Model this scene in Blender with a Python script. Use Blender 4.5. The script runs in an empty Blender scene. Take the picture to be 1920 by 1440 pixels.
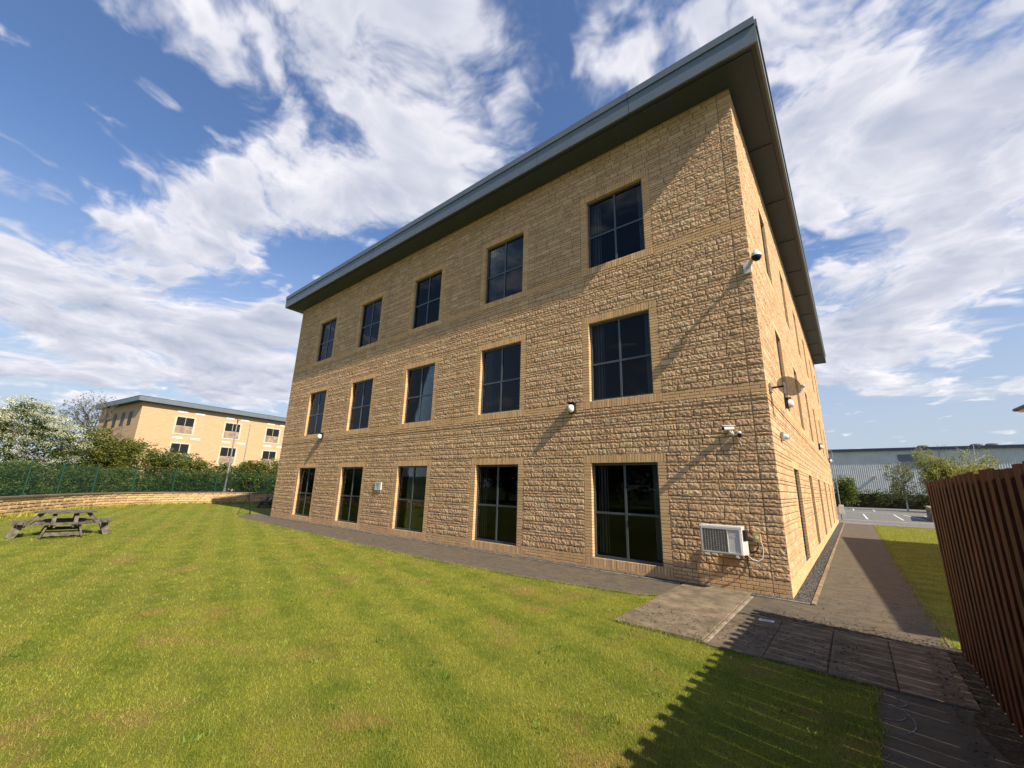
import bpy, math, random
import numpy as np
from mathutils import Matrix, Vector

R = random.Random(7)
NR = np.random.default_rng(11)
SC = bpy.context.scene
COL = SC.collection

# ------------------------------------------------------------------ camera
F_PX, PITCH, ROLL, YAW = 765.87, 0.24563, 0.026915, 0.68372
CAM = Vector((1.1409, -9.7415, 1.9))
_f = Vector((-math.sin(YAW) * math.cos(PITCH), math.cos(YAW) * math.cos(PITCH), math.sin(PITCH)))
_r = Vector((math.cos(YAW), math.sin(YAW), 0))
_u = _r.cross(_f)
_r2 = _r * math.cos(ROLL) + _u * math.sin(ROLL)
_u2 = -_r * math.sin(ROLL) + _u * math.cos(ROLL)
cam_data = bpy.data.cameras.new('camera')
cam_data.sensor_width = 36.0
cam_data.lens = F_PX / 1920 * 36
cam_data.shift_x = -4.447 / 1920
cam_data.shift_y = 0.354 / 1920
cam_data.clip_start = 0.05
cam_data.clip_end = 3000
cam = bpy.data.objects.new('camera', cam_data)
COL.objects.link(cam)
m3 = Matrix((_r2, _u2, -_f)).transposed()
cam.matrix_world = Matrix.Translation(CAM) @ m3.to_4x4()
SC.camera = cam


def view_dir(px, py):          # direction of a point of the sky, used to lay out the clouds
    return (_f + _r2 * ((px - 964.45) / F_PX) - _u2 * ((py - 720.35) / F_PX)).normalized()


# ------------------------------------------------------------------ light
SUN_TO = Vector((0.743, -0.113, 0.66)).normalized()
SUN_STRENGTH, SKY_STRENGTH, CLOUD_STRENGTH, EXPOSURE = 4.0, 0.084, 0.56, 1.0
world = bpy.data.worlds.new('World')
SC.world = world
world.use_nodes = True
WN = world.node_tree
WN.nodes.clear()


def wn(kind, **kw):
    n = WN.nodes.new(kind)
    for k, v in kw.items():
        setattr(n, k, v)
    return n


def wl(a, b):
    WN.links.new(a, b)


def wmath(op, a, b=None, c=None, clamp=False):
    n = wn('ShaderNodeMath', operation=op, use_clamp=clamp)
    for i, v in enumerate((a, b, c)):
        if v is None:
            continue
        if isinstance(v, (int, float)):
            n.inputs[i].default_value = v
        else:
            wl(v, n.inputs[i])
    return n.outputs[0]


def wvec(op, a, b=None, out=0):
    n = wn('ShaderNodeVectorMath', operation=op)
    for i, v in enumerate((a, b)):
        if v is None:
            continue
        if isinstance(v, (tuple, list)):
            n.inputs[i].default_value = v
        else:
            wl(v, n.inputs[i])
    return n.outputs[out]


def wstep(x, a, b, lo=0.0, hi=1.0):
    n = wn('ShaderNodeMapRange', interpolation_type='SMOOTHSTEP')
    wl(x, n.inputs[0])
    for i, v in enumerate((a, b, lo, hi)):
        n.inputs[i + 1].default_value = v
    return n.outputs[0]


def wnoise(vec, scale, detail, rough, dist=0.0):
    n = wn('ShaderNodeTexNoise')
    wl(vec, n.inputs['Vector'])
    n.inputs['Scale'].default_value = scale
    n.inputs['Detail'].default_value = detail
    n.inputs['Roughness'].default_value = rough
    n.inputs['Distortion'].default_value = dist
    return n.outputs[0]


def wmix(fac, a, b):
    n = wn('ShaderNodeMix', data_type='RGBA')
    if isinstance(fac, (int, float)):
        n.inputs[0].default_value = fac
    else:
        wl(fac, n.inputs[0])
    for i, v in ((6, a), (7, b)):
        if isinstance(v, tuple):
            n.inputs[i].default_value = v
        else:
            wl(v, n.inputs[i])
    return n.outputs[2]


tc = wn('ShaderNodeTexCoord')
D = tc.outputs['Generated']
sep = wn('ShaderNodeSeparateXYZ')
wl(D, sep.inputs[0])
H0 = 0.16
den = wmath('ADD', wmath('MAXIMUM', sep.outputs[2], 0.0), H0)
px_ = wmath('DIVIDE', sep.outputs[0], den)
py_ = wmath('DIVIDE', sep.outputs[1], den)
cmb = wn('ShaderNodeCombineXYZ')
wl(px_, cmb.inputs[0])
wl(py_, cmb.inputs[1])
P = cmb.outputs[0]


def plane_pt(px, py):
    d = view_dir(px, py)
    return Vector((d.x / (max(d.z, 0) + H0), d.y / (max(d.z, 0) + H0)))


# cloud masses (+) and clear gaps (-): centre, half axes and tilt as seen in the sky, weight
BLOBS = [
    (790, 120, 240, 130, 45, .34), (620, 260, 200, 80, 42, .32), (500, 350, 190, 85, 20, .34),
    (350, 430, 160, 65, 20, .36), (190, 570, 290, 65, 12, .46), (30, 460, 130, 50, 20, .24),
    (490, 690, 120, 60, 0, .56), (200, 700, 320, 60, 8, .54), (860, 340, 110, 60, 40, .26),
    (30, 345, 90, 26, 15, .30), (1180, 90, 220, 110, 0, .34), (1530, 340, 150, 120, 0, .36),
    (1720, 200, 320, 170, -20, .36), (1700, 545, 280, 75, -8, .46), (1850, 370, 200, 140, 0, .30), (525, 612, 60, 26, 0, .48),
    (110, 30, 280, 60, 12, .12), (1480, 60, 160, 80, 0, .22),
    (160, 220, 220, 130, 15, -.26), (430, 110, 120, 110, 45, -.18), (500, 560, 110, 40, 10, -.16),
    (1490, 170, 80, 40, -30, -.20), (1560, 490, 80, 26, -10, -.24), (1740, 690, 320, 60, 0, .42), (1560, 640, 150, 40, 0, .30),
]
cov = None
for (bx, by, ra, rb, ang, w) in BLOBS:
    a = math.radians(ang)
    c = plane_pt(bx, by)
    e1 = plane_pt(bx + ra * math.cos(a), by + ra * math.sin(a)) - c
    e2 = plane_pt(bx - rb * math.sin(a), by + rb * math.cos(a)) - c
    det = e1.x * e2.y - e1.y * e2.x
    i1 = (e2.y / det, -e2.x / det, 0)
    i2 = (-e1.y / det, e1.x / det, 0)
    d_ = wvec('SUBTRACT', P, (c.x, c.y, 0))
    u = wvec('DOT_PRODUCT', d_, i1, out=1)
    v = wvec('DOT_PRODUCT', d_, i2, out=1)
    r2 = wmath('MULTIPLY_ADD', u, u, wmath('MULTIPLY', v, v))
    g = wmath('MULTIPLY', wstep(r2, 0.0, 2.4, 1.0, 0.0), w * .70)
    cov = g if cov is None else wmath('ADD', cov, g)
warp = wn('ShaderNodeTexNoise')
wl(P, warp.inputs['Vector'])
warp.inputs['Scale'].default_value = 1.3
warp.inputs['Detail'].default_value = 3
off = wvec('MULTIPLY', wvec('SUBTRACT', warp.outputs['Color'], (.5, .5, .5)), (.5, .5, 0))
PW = wvec('ADD', P, off)
brk = wmath('MULTIPLY_ADD', wmath('ABSOLUTE', wmath('MULTIPLY_ADD', wnoise(PW, 6.0, 4, .55), 2.0, -1.0)), .36, -.05)
n1 = wmath('ADD', wnoise(PW, 3.0, 9, .56, .1), brk)
n2 = wmath('ADD', wnoise(wvec('ADD', PW, (0.07, -0.02, 0)), 3.0, 5, .5, .1), brk)
field = wmath('ADD', wmath('ADD', wmath('MULTIPLY_ADD', n1, 1.7, -.36), wstep(sep.outputs[2], .05, .38, -.17, 0.0)), cov)
dens = wstep(field, 0.47, 0.82)
fade = wstep(sep.outputs[2], 0.0, 0.10)
dens = wmath('MULTIPLY', dens, fade)
lit = wmath('MULTIPLY_ADD', wmath('SUBTRACT', n1, n2), 2.4, 0.60, clamp=True)
core = wstep(field, 0.68, 1.05)
lit = wmath('MULTIPLY', lit, wmath('MULTIPLY_ADD', core, -0.45, 1.0), clamp=True)
ccol = wmix(lit, (0.33, 0.39, 0.53, 1), (0.98, 0.95, 0.98, 1))
sky = wn('ShaderNodeTexSky', sky_type='NISHITA')
sky.sun_disc = False
sky.sun_elevation = math.asin(SUN_TO.z)
sky.sun_rotation = math.atan2(SUN_TO.x, SUN_TO.y)
sky.altitude = 60
sky.air_density = 1.0
sky.dust_density = 0.8
sky.ozone_density = 3.0
skyc = wvec('SCALE', wvec('MULTIPLY', sky.outputs[0], (.88, .96, 1.10)))
WN.nodes[-1].inputs[3].default_value = SKY_STRENGTH
cl = wvec('SCALE', ccol)
WN.nodes[-1].inputs[3].default_value = CLOUD_STRENGTH
veil = wmath('MULTIPLY', wstep(sep.outputs[2], -.02, .55, 1.0, 0.0), .94)
skyc = wmix(veil, skyc, (.265, .30, .345, 1))
final = wmix(dens, skyc, cl)
bg = wn('ShaderNodeBackground')
wl(final, bg.inputs[0])
bg.inputs[1].default_value = 1.0
wo = wn('ShaderNodeOutputWorld')
wl(bg.outputs[0], wo.inputs[0])

sun_d = bpy.data.lights.new('sun', 'SUN')
sun_d.energy = SUN_STRENGTH
sun_d.angle = math.radians(0.5)
sun_d.color = (1.0, 0.90, 0.74)
sun = bpy.data.objects.new('sun', sun_d)
COL.objects.link(sun)
sun.rotation_euler = SUN_TO.to_track_quat('Z', 'Y').to_euler()
sun.location = SUN_TO * 60

vs = SC.view_settings
vs.view_transform = 'Standard'
vs.look = 'None'
vs.exposure = EXPOSURE
vs.gamma = 1.0
SC.render.film_transparent = False
SC.cycles.max_bounces = 6
SC.cycles.diffuse_bounces = 3
SC.cycles.glossy_bounces = 3
SC.cycles.transparent_max_bounces = 12
SC.cycles.use_denoising = True


# ------------------------------------------------------------------ materials
class NT:
    def __init__(self, name):
        self.m = bpy.data.materials.new(name)
        self.m.use_nodes = True
        self.t = self.m.node_tree
        self.t.nodes.clear()
        self.out = self.t.nodes.new('ShaderNodeOutputMaterial')

    def n(self, kind, **kw):
        x = self.t.nodes.new(kind)
        for k, v in kw.items():
            setattr(x, k, v)
        return x

    def l(self, a, b):
        self.t.links.new(a, b)

    def put(self, sock, v):
        if isinstance(v, (int, float)):
            sock.default_value = v
        elif isinstance(v, (tuple, list)):
            sock.default_value = (*v, 1.0) if len(v) == 3 and sock.type == 'RGBA' else v
        else:
            self.l(v, sock)

    def math(self, op, a, b=0.0, clamp=False):
        x = self.n('ShaderNodeMath', operation=op, use_clamp=clamp)
        self.put(x.inputs[0], a)
        self.put(x.inputs[1], b)
        return x.outputs[0]

    def pos(self, scale=(1, 1, 1), rotz=0.0):
        g = self.n('ShaderNodeNewGeometry')
        mp = self.n('ShaderNodeMapping')
        self.l(g.outputs['Position'], mp.inputs[0])
        mp.inputs['Scale'].default_value = scale
        mp.inputs['Rotation'].default_value = (0, 0, rotz)
        return mp.outputs[0]

    def noise(self, vec, scale, detail=4, rough=.55, dist=0.0):
        x = self.n('ShaderNodeTexNoise')
        self.l(vec, x.inputs['Vector'])
        x.inputs['Scale'].default_value = scale
        x.inputs['Detail'].default_value = detail
        x.inputs['Roughness'].default_value = rough
        x.inputs['Distortion'].default_value = dist
        return x.outputs[0]

    def ramp(self, x, a, b, lo=0.0, hi=1.0):
        r = self.n('ShaderNodeMapRange', interpolation_type='SMOOTHSTEP')
        self.l(x, r.inputs[0])
        for i, v in enumerate((a, b, lo, hi)):
            r.inputs[i + 1].default_value = v
        return r.outputs[0]

    def mix(self, fac, a, b, blend='MIX'):
        x = self.n('ShaderNodeMix', data_type='RGBA', blend_type=blend)
        self.put(x.inputs[0], fac)
        self.put(x.inputs[6], a)
        self.put(x.inputs[7], b)
        return x.outputs[2]

    def tint(self):
        x = self.n('ShaderNodeAttribute', attribute_name='tint')
        return x.outputs['Color']

    def bump(self, h, strength, dist=0.01):
        b = self.n('ShaderNodeBump')
        b.inputs['Strength'].default_value = strength
        b.inputs['Distance'].default_value = dist
        self.l(h, b.inputs['Height'])
        return b.outputs[0]

    def surf(self, color, rough=.8, metal=0.0, normal=None, spec=.3, **kw):
        p = self.n('ShaderNodeBsdfPrincipled')
        self.put(p.inputs['Base Color'], color)
        self.put(p.inputs['Roughness'], rough)
        self.put(p.inputs['Metallic'], metal)
        p.inputs['Specular IOR Level'].default_value = spec
        if normal is not None:
            self.l(normal, p.inputs['Normal'])
        for k, v in kw.items():
            self.put(p.inputs[k], v)
        self.l(p.outputs[0], self.out.inputs[0])
        return self.m


def m_plain(name, col, rough=.6, metal=0.0, var=.12, scale=9.0, bump=0.0, spec=.3):
    t = NT(name)
    v = t.pos()
    n = t.noise(v, scale, 5)
    c = t.mix(t.ramp(n, .3, .7), tuple(x * (1 - var) for x in col), tuple(min(1, x * (1 + var)) for x in col))
    nb = t.bump(t.noise(v, scale * 8, 3), bump) if bump else None
    return t.surf(c, rough, metal, nb, spec)


M = {}


def mk_stone(name, grain, stain=.35, bump=.5):
    t = NT(name)
    v = t.pos()
    c = t.mix(.75, t.tint(), t.mix(t.ramp(t.noise(v, grain, 6, .65), .25, .75), (.62, .60, .56), (1.22, 1.18, 1.10)), 'MULTIPLY')
    st = t.ramp(t.noise(t.pos((.9, .9, .22)), 1.6, 5, .6), .5, .78)
    c = t.mix(t.math('MULTIPLY', st, stain), c, t.mix(.6, c, (.11, .075, .04)))
    return t.surf(c, .88, 0, t.bump(t.noise(v, grain * 1.5, 5, .72), bump, .012), .2)


M['stone'] = mk_stone('split_stone', 26, .40, .55)
M['brick'] = mk_stone('buff_brick', 40, .22, .25)
M['mortar'] = m_plain('brown_mortar', (.20, .125, .07), .95, var=.2, scale=14, bump=.2)
M['lowstone'] = mk_stone('wall_stone', 18, .3, .6)


def mk_leaf(name, trans=.3):
    t = NT(name)
    d = t.n('ShaderNodeBsdfPrincipled')
    t.l(t.tint(), d.inputs['Base Color'])
    d.inputs['Roughness'].default_value = .6
    d.inputs['Specular IOR Level'].default_value = .25
    tr = t.n('ShaderNodeBsdfTranslucent')
    t.l(t.mix(1.0, t.tint(), (1.25, 1.25, .55), 'MULTIPLY'), tr.inputs[0])
    mx = t.n('ShaderNodeMixShader')
    mx.inputs[0].default_value = trans
    t.l(d.outputs[0], mx.inputs[1])
    t.l(tr.outputs[0], mx.inputs[2])
    t.l(mx.outputs[0], t.out.inputs[0])
    return t.m


M['leaf'] = mk_leaf('leaf')
M['petal'] = mk_leaf('petal', .2)
M['leaf_soft'] = mk_leaf('young_leaf', .45)


def lawn_color(t, light=1.0):
    v = t.pos()
    big = t.ramp(t.noise(v, .55, 5, .65), .35, .65)
    mid = t.ramp(t.noise(v, 1.9, 5, .6), .35, .68)
    dry = t.ramp(t.noise(v, .85, 7, .7, .5), .52, .68)
    green = t.mix(big, (.235 * light, .262 * light, .030 * light), (.290 * light, .300 * light, .042 * light))
    c = t.mix(mid, green, (.170 * light, .212 * light, .025 * light))
    w = t.n('ShaderNodeTexWave', wave_type='BANDS', bands_direction='Y', wave_profile='SIN')
    t.l(t.pos((1, 1, 1), math.radians(17)), w.inputs['Vector'])
    w.inputs['Scale'].default_value = .36
    w.inputs['Distortion'].default_value = .8
    w.inputs['Detail'].default_value = 2
    c = t.mix(t.ramp(w.outputs['Fac'], .3, .7, 0.0, .30), c, (.37 * light, .345 * light, .060 * light))
    c = t.mix(t.math('MULTIPLY', dry, .85), c, (.33 * light, .245 * light, .07 * light))
    return c


def mk_lawn():
    t = NT('lawn_turf')
    c = lawn_color(t, .85)
    v = t.pos()
    fine = t.noise(v, 60, 4, .7)
    c = t.mix(t.ramp(fine, .3, .7), t.mix(1.0, c, (.5, .5, .5), 'MULTIPLY'), c)
    return t.surf(c, .9, 0, t.bump(t.noise(v, 45, 5, .7), .9, .03), .1)


M['lawn'] = mk_lawn()


def mk_grass():
    t = NT('grass_blade')
    c = t.mix(1.0, lawn_color(t, 1.06), t.tint(), 'MULTIPLY')
    d = t.n('ShaderNodeBsdfPrincipled')
    t.l(c, d.inputs['Base Color'])
    d.inputs['Roughness'].default_value = .5
    d.inputs['Specular IOR Level'].default_value = .25
    tr = t.n('ShaderNodeBsdfTranslucent')
    t.l(c, tr.inputs[0])
    mx = t.n('ShaderNodeMixShader')
    mx.inputs[0].default_value = .3
    t.l(d.outputs[0], mx.inputs[1])
    t.l(tr.outputs[0], mx.inputs[2])
    t.l(mx.outputs[0], t.out.inputs[0])
    return t.m


M['grass'] = mk_grass()


def mk_ground():
    t = NT('rough_ground')
    v = t.pos()
    c = t.mix(t.ramp(t.noise(v, .08, 5), .35, .65), (.05, .075, .018), (.10, .11, .035))
    return t.surf(c, .95, 0, None, .1)


M['ground'] = mk_ground()


def mk_tarmac(name, base, dirt=.5):
    t = NT(name)
    v = t.pos()
    g = t.ramp(t.noise(v, 120, 3, .7), .25, .8)
    c = t.mix(g, tuple(x * .62 for x in base), tuple(x * 1.5 for x in base))
    pat = t.ramp(t.noise(v, 1.1, 6, .65), .38, .68)
    c = t.mix(t.math('MULTIPLY', pat, dirt), c, (.15, .112, .068))
    pat2 = t.ramp(t.noise(t.pos((1, 1.7, 1)), 3.3, 7, .7, .3), .42, .62)
    c = t.mix(t.math('MULTIPLY', pat2, .45), c, (.05, .042, .032))
    moss = t.ramp(t.noise(t.pos((1.0, 2.6, 1.0)), 7.0, 6, .7, .6), .58, .68)
    c = t.mix(t.math('MULTIPLY', moss, .75), c, (.035, .028, .018))
    return t.surf(c, .9, 0, t.bump(t.noise(v, 110, 4, .75), .7, .008), .2)


M['tarmac'] = mk_tarmac('worn_tarmac', (.112, .094, .070), .6)
M['carpark'] = mk_tarmac('car_park_tarmac', (.19, .18, .165), .1)


def mk_conc(name, base):
    t = NT(name)
    v = t.pos()
    c = t.mix(.8, t.tint(), t.mix(t.ramp(t.noise(v, 3.2, 6, .65), .3, .7), (.50, .48, .44), (1.3, 1.26, 1.18)), 'MULTIPLY')
    spk = t.ramp(t.noise(v, 75, 3, .7), .56, .7)
    c = t.mix(t.math('MULTIPLY', spk, .35), c, (.34, .31, .26))
    mo = t.ramp(t.noise(t.pos((1.0, 2.2, 1)), 6.0, 6, .72, .7), .58, .66)
    c = t.mix(t.math('MULTIPLY', mo, .85), c, (.04, .032, .02))
    lich = t.ramp(t.noise(v, 11, 4, .6), .64, .7)
    c = t.mix(t.math('MULTIPLY', lich, .4), c, (.33, .30, .22))
    return t.surf(c, .92, 0, t.bump(t.noise(v, 60, 5, .7), .5, .006), .15)


M['slab'] = mk_conc('paving_concrete', None)
M['white_paint'] = m_plain('road_paint', (.62, .62, .60), .7, var=.25, scale=5)
M['chalk'] = m_plain('chalk', (.18, .17, .155), .95, var=.4, scale=16)
M['gravel'] = m_plain('grey_gravel', (.06, .06, .064), .9, var=.6, scale=45, bump=1.0)
M['pebble'] = mk_stone('pebble', 30, 0, .2)
M['soil'] = m_plain('bare_soil', (.055, .040, .025), .95, var=.5, scale=12, bump=.8)
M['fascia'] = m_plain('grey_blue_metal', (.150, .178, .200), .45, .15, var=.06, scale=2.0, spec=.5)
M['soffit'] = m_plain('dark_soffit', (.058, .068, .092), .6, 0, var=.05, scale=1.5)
M['roof'] = m_plain('roof_sheet', (.16, .18, .19), .55, .1)
M['frame'] = m_plain('window_aluminium', (.085, .10, .105), .35, .3, var=.05, spec=.5)
M['jointseal'] = m_plain('joint_sealant', (.30, .19, .10), .9)
M['dark'] = m_plain('black_plastic', (.012, .012, .013), .45)
M['white_plastic'] = m_plain('white_plastic', (.68, .67, .63), .4, var=.05)
M['ac_case'] = m_plain('painted_steel_case', (.60, .58, .53), .42, var=.06, scale=4)
M['ac_fin'] = m_plain('condenser_fins', (.21, .18, .14), .5, .2, var=.3, scale=30)
M['grey_plastic'] = m_plain('grey_plastic', (.34, .33, .32), .5)
M['galv'] = m_plain('galvanised_steel', (.36, .38, .40), .42, .6, var=.15, scale=7)
M['interior'] = m_plain('interior_paint', (.20, .20, .19), .9, var=.05)
M['blind'] = m_plain('blind_fabric', (.42, .43, .43), .9, var=.05)
M['green_metal'] = m_plain('green_powder_coat', (.008, .050, .030), .5, .1, var=.12)
M['old_wood'] = m_plain('weathered_timber', (.118, .100, .078), .9, var=.45, scale=7, bump=.4)
M['bark'] = m_plain('bark', (.085, .068, .05), .95, var=.35, scale=6, bump=.6)
M['twig'] = m_plain('grey_twig', (.11, .095, .08), .95, var=.3)
M['white_bark'] = m_plain('birch_bark', (.5, .48, .44), .8, var=.3)
M['clad'] = m_plain('grey_cladding', (.62, .61, .58), .6, .1, var=.07, scale=.5, spec=.5)
M['clad_dark'] = m_plain('dark_trim', (.045, .055, .095), .45, .1)
M['render'] = m_plain('cream_render', (.62, .58, .50), .9)
M['slate'] = m_plain('slate_roof', (.10, .105, .115), .7, var=.3, scale=3)
M['hill'] = m_plain('far_wood', (.035, .05, .022), 1.0, var=.4, scale=.05)
M['yellow'] = m_plain('aged_yellow_plastic', (.50, .37, .14), .55)
M['far_stone'] = None


def mk_wood_fence():
    t = NT('stained_timber')
    v = t.pos((9, 9, .7))
    g = t.noise(v, 3.2, 6, .65, .8)
    c = t.mix(t.ramp(g, .3, .72), (.042, .011, .005), (.125, .034, .011))
    k = t.ramp(t.noise(t.pos((3, 3, 1.2)), 2.0, 3), .55, .75)
    c = t.mix(t.math('MULTIPLY', k, .5), c, (.22, .085, .035))
    vo = t.n('ShaderNodeTexVoronoi')
    t.l(t.pos((1, 6, 1.6)), vo.inputs['Vector'])
    vo.inputs['Scale'].default_value = 1.1
    c = t.mix(t.ramp(vo.outputs['Distance'], .05, .13, .8, 0.0), c, (.035, .010, .005))
    c = t.mix(1.0, c, t.tint(), 'MULTIPLY')
    return t.surf(c, .7, 0, t.bump(g, .4, .004), .25)


M['fence_wood'] = mk_wood_fence()


def mk_glass():
    t = NT('tinted_glass')
    lw = t.n('ShaderNodeFresnel')
    lw.inputs[0].default_value = 1.25
    tr = t.n('ShaderNodeBsdfTransparent')
    tr.inputs[0].default_value = (.62, .65, .64, 1)
    gl = t.n('ShaderNodeBsdfGlossy')
    gl.inputs['Roughness'].default_value = .015
    gl.inputs['Color'].default_value = (.92, .96, 1.0, 1)
    v = t.pos()
    nb = t.bump(t.noise(v, .9, 2), .04, .02)
    t.l(nb, gl.inputs['Normal'])
    mx = t.n('ShaderNodeMixShader')
    t.l(lw.outputs[0], mx.inputs[0])
    t.l(tr.outputs[0], mx.inputs[1])
    t.l(gl.outputs[0], mx.inputs[2])
    t.l(mx.outputs[0], t.out.inputs[0])
    return t.m


M['glass'] = mk_glass()


def mk_dish():
    t = NT('mesh_dish')
    d = t.n('ShaderNodeBsdfPrincipled')
    d.inputs['Base Color'].default_value = (.115, .125, .135, 1)
    d.inputs['Roughness'].default_value = .5
    tr = t.n('ShaderNodeBsdfTransparent')
    mx = t.n('ShaderNodeMixShader')
    mx.inputs[0].default_value = .18
    t.l(d.outputs[0], mx.inputs[1])
    t.l(tr.outputs[0], mx.inputs[2])
    t.l(mx.outputs[0], t.out.inputs[0])
    return t.m


M['dish'] = mk_dish()


def mk_farbrick():
    t = NT('far_buff_stone')
    b = t.n('ShaderNodeTexBrick')
    g = t.n('ShaderNodeNewGeometry')
    s = t.n('ShaderNodeSeparateXYZ')
    t.l(g.outputs['Position'], s.inputs[0])
    c_ = t.n('ShaderNodeCombineXYZ')
    t.l(t.math('ADD', s.outputs[0], s.outputs[1]), c_.inputs[0])
    t.l(s.outputs[2], c_.inputs[1])
    t.l(c_.outputs[0], b.inputs['Vector'])
    b.inputs['Color1'].default_value = (.58, .385, .22, 1)
    b.inputs['Color2'].default_value = (.53, .35, .20, 1)
    b.inputs['Mortar'].default_value = (.38, .25, .14, 1)
    b.inputs['Scale'].default_value = 1.0
    b.inputs['Brick Width'].default_value = .45
    b.inputs['Row Height'].default_value = .2
    b.inputs['Mortar Size'].default_value = .015
    return t.surf(b.outputs[0], .9, 0, None, .15)


M['far_stone'] = mk_farbrick()
M['far_panel'] = m_plain('far_panel_stone', (.30, .22, .15), .9, var=.3, scale=2)
M['pale_stone'] = m_plain('pale_stone', (.55, .46, .34), .9)


# ------------------------------------------------------------------ mesh helpers
class Mesh:
    """collects quads and triangles (with a colour per piece) and links them as one mesh object"""

    def __init__(self):
        self.v, self.q, self.t, self.c, self.n = [], [], [], [], 0

    def add(self, v, q=None, t=None, col=(1, 1, 1)):
        v = np.asarray(v, dtype=np.float32).reshape(-1, 3)
        if q is not None and len(q):
            self.q.append(np.asarray(q, dtype=np.int32).reshape(-1, 4) + self.n)
        if t is not None and len(t):
            self.t.append(np.asarray(t, dtype=np.int32).reshape(-1, 3) + self.n)
        col = np.asarray(col, dtype=np.float32)
        self.c.append(np.broadcast_to(col, (len(v), 3)))
        self.v.append(v)
        self.n += len(v)
        return self

    BQ = [(0, 3, 2, 1), (4, 5, 6, 7), (0, 1, 5, 4), (1, 2, 6, 5), (2, 3, 7, 6), (3, 0, 4, 7)]

    def box(self, x0, x1, y0, y1, z0, z1, col=(1, 1, 1)):
        return self.add([(x0, y0, z0), (x1, y0, z0), (x1, y1, z0), (x0, y1, z0), (x0, y0, z1), (x1, y0, z1), (x1, y1, z1), (x0, y1, z1)], self.BQ, col=col)

    def bar(self, a, b, w, h=None, up=(0, 0, 1), col=(1, 1, 1)):
        a, b = Vector(a), Vector(b)
        d = (b - a).normalized()
        up = Vector(up)
        s = d.cross(up)
        if s.length < 1e-4:
            s = d.cross(Vector((1, 0, 0)))
        s.normalize()
        u = s.cross(d)
        s, u = s * (w / 2), u * ((h or w) / 2)
        return self.add([a - s - u, a + s - u, a + s + u, a - s + u, b - s - u, b + s - u, b + s + u, b - s + u], self.BQ, col=col)

    def tube(self, pts, r, k=8, col=(1, 1, 1), caps=True):
        pts = [Vector(p) for p in pts]
        rs = r if isinstance(r, (list, tuple)) else [r] * len(pts)
        vs_, ref = [], None
        for i, p in enumerate(pts):
            d = (pts[min(i + 1, len(pts) - 1)] - pts[max(i - 1, 0)]).normalized()
            if ref is None:
                ref = d.orthogonal().normalized()
            ref = (ref - d * ref.dot(d)).normalized()
            b = d.cross(ref)
            for j in range(k):
                a = 2 * math.pi * j / k
                vs_.append(p + (ref * math.cos(a) + b * math.sin(a)) * rs[i])
        q = [(i * k + j, i * k + (j + 1) % k, (i + 1) * k + (j + 1) % k, (i + 1) * k + j) for i in range(len(pts) - 1) for j in range(k)]
        t = []
        if caps:
            t += [(0, j + 1, j) for j in range(1, k - 1)]
            o = (len(pts) - 1) * k
            t += [(o, o + j, o + j + 1) for j in range(1, k - 1)]
        return self.add(vs_, q, t, col)

    def lathe(self, prof, k=16, base=(0, 0, 0), axis='z', col=(1, 1, 1)):
        vs_ = []
        for (r, h) in prof:
            for j in range(k):
                a = 2 * math.pi * j / k
                p = (r * math.cos(a), r * math.sin(a), h)
                if axis == 'y':
                    p = (p[0], -p[2], p[1])
                elif axis == 'x':
                    p = (p[2], p[0], p[1])
                vs_.append((p[0] + base[0], p[1] + base[1], p[2] + base[2]))
        q = [(i * k + j, i * k + (j + 1) % k, (i + 1) * k + (j + 1) % k, (i + 1) * k + j) for i in range(len(prof) - 1) for j in range(k)]
        return self.add(vs_, q, None, col)

    def prism(self, poly, z0, z1, col=(1, 1, 1)):
        n = len(poly)
        v = [(x, y, z0) for x, y in poly] + [(x, y, z1) for x, y in poly]
        q = [(i, (i + 1) % n, n + (i + 1) % n, n + i) for i in range(n)]
        t = [(0, i + 1, i) for i in range(1, n - 1)] + [(n, n + i, n + i + 1) for i in range(1, n - 1)]
        return self.add(v, q, t, col)

    def data(self, name):
        me = bpy.data.meshes.new(name)
        v = np.concatenate(self.v)
        q = np.concatenate(self.q) if self.q else np.zeros((0, 4), np.int32)
        t = np.concatenate(self.t) if self.t else np.zeros((0, 3), np.int32)
        me.vertices.add(len(v))
        me.vertices.foreach_set('co', v.ravel())
        nl = q.size + t.size
        me.loops.add(nl)
        me.loops.foreach_set('vertex_index', np.concatenate([q.ravel(), t.ravel()]).astype(np.int32))
        me.polygons.add(len(q) + len(t))
        ls = np.concatenate([np.arange(len(q)) * 4, q.size + np.arange(len(t)) * 3]).astype(np.int32)
        me.polygons.foreach_set('loop_start', ls)
        me.polygons.foreach_set('use_smooth', np.zeros(len(q) + len(t), bool))
        me.update(calc_edges=True)
        at = me.attributes.new('tint', 'FLOAT_COLOR', 'POINT')
        c = np.concatenate(self.c)
        at.data.foreach_set('color', np.concatenate([c, np.ones((len(c), 1), np.float32)], 1).ravel())
        return me

    def build(self, name, mat, parent=None, smooth=False, loc=None):
        me = self.data(name)
        me.materials.append(M[mat] if isinstance(mat, str) else mat)
        if smooth:
            me.polygons.foreach_set('use_smooth', np.ones(len(me.polygons), bool))
        return link(name, me, parent, loc)


def link(name, me, parent=None, loc=None):
    o = bpy.data.objects.new(name, me)
    COL.objects.link(o)
    if parent is not None:
        o.parent = parent
    if loc is not None:
        o.location = loc
    return o


def empty(name, loc=(0, 0, 0), rz=0.0, parent=None):
    o = bpy.data.objects.new(name, None)
    o.empty_display_size = .1
    COL.objects.link(o)
    o.location = loc
    o.rotation_euler = (0, 0, rz)
    if parent is not None:
        o.parent = parent
    return o


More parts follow.
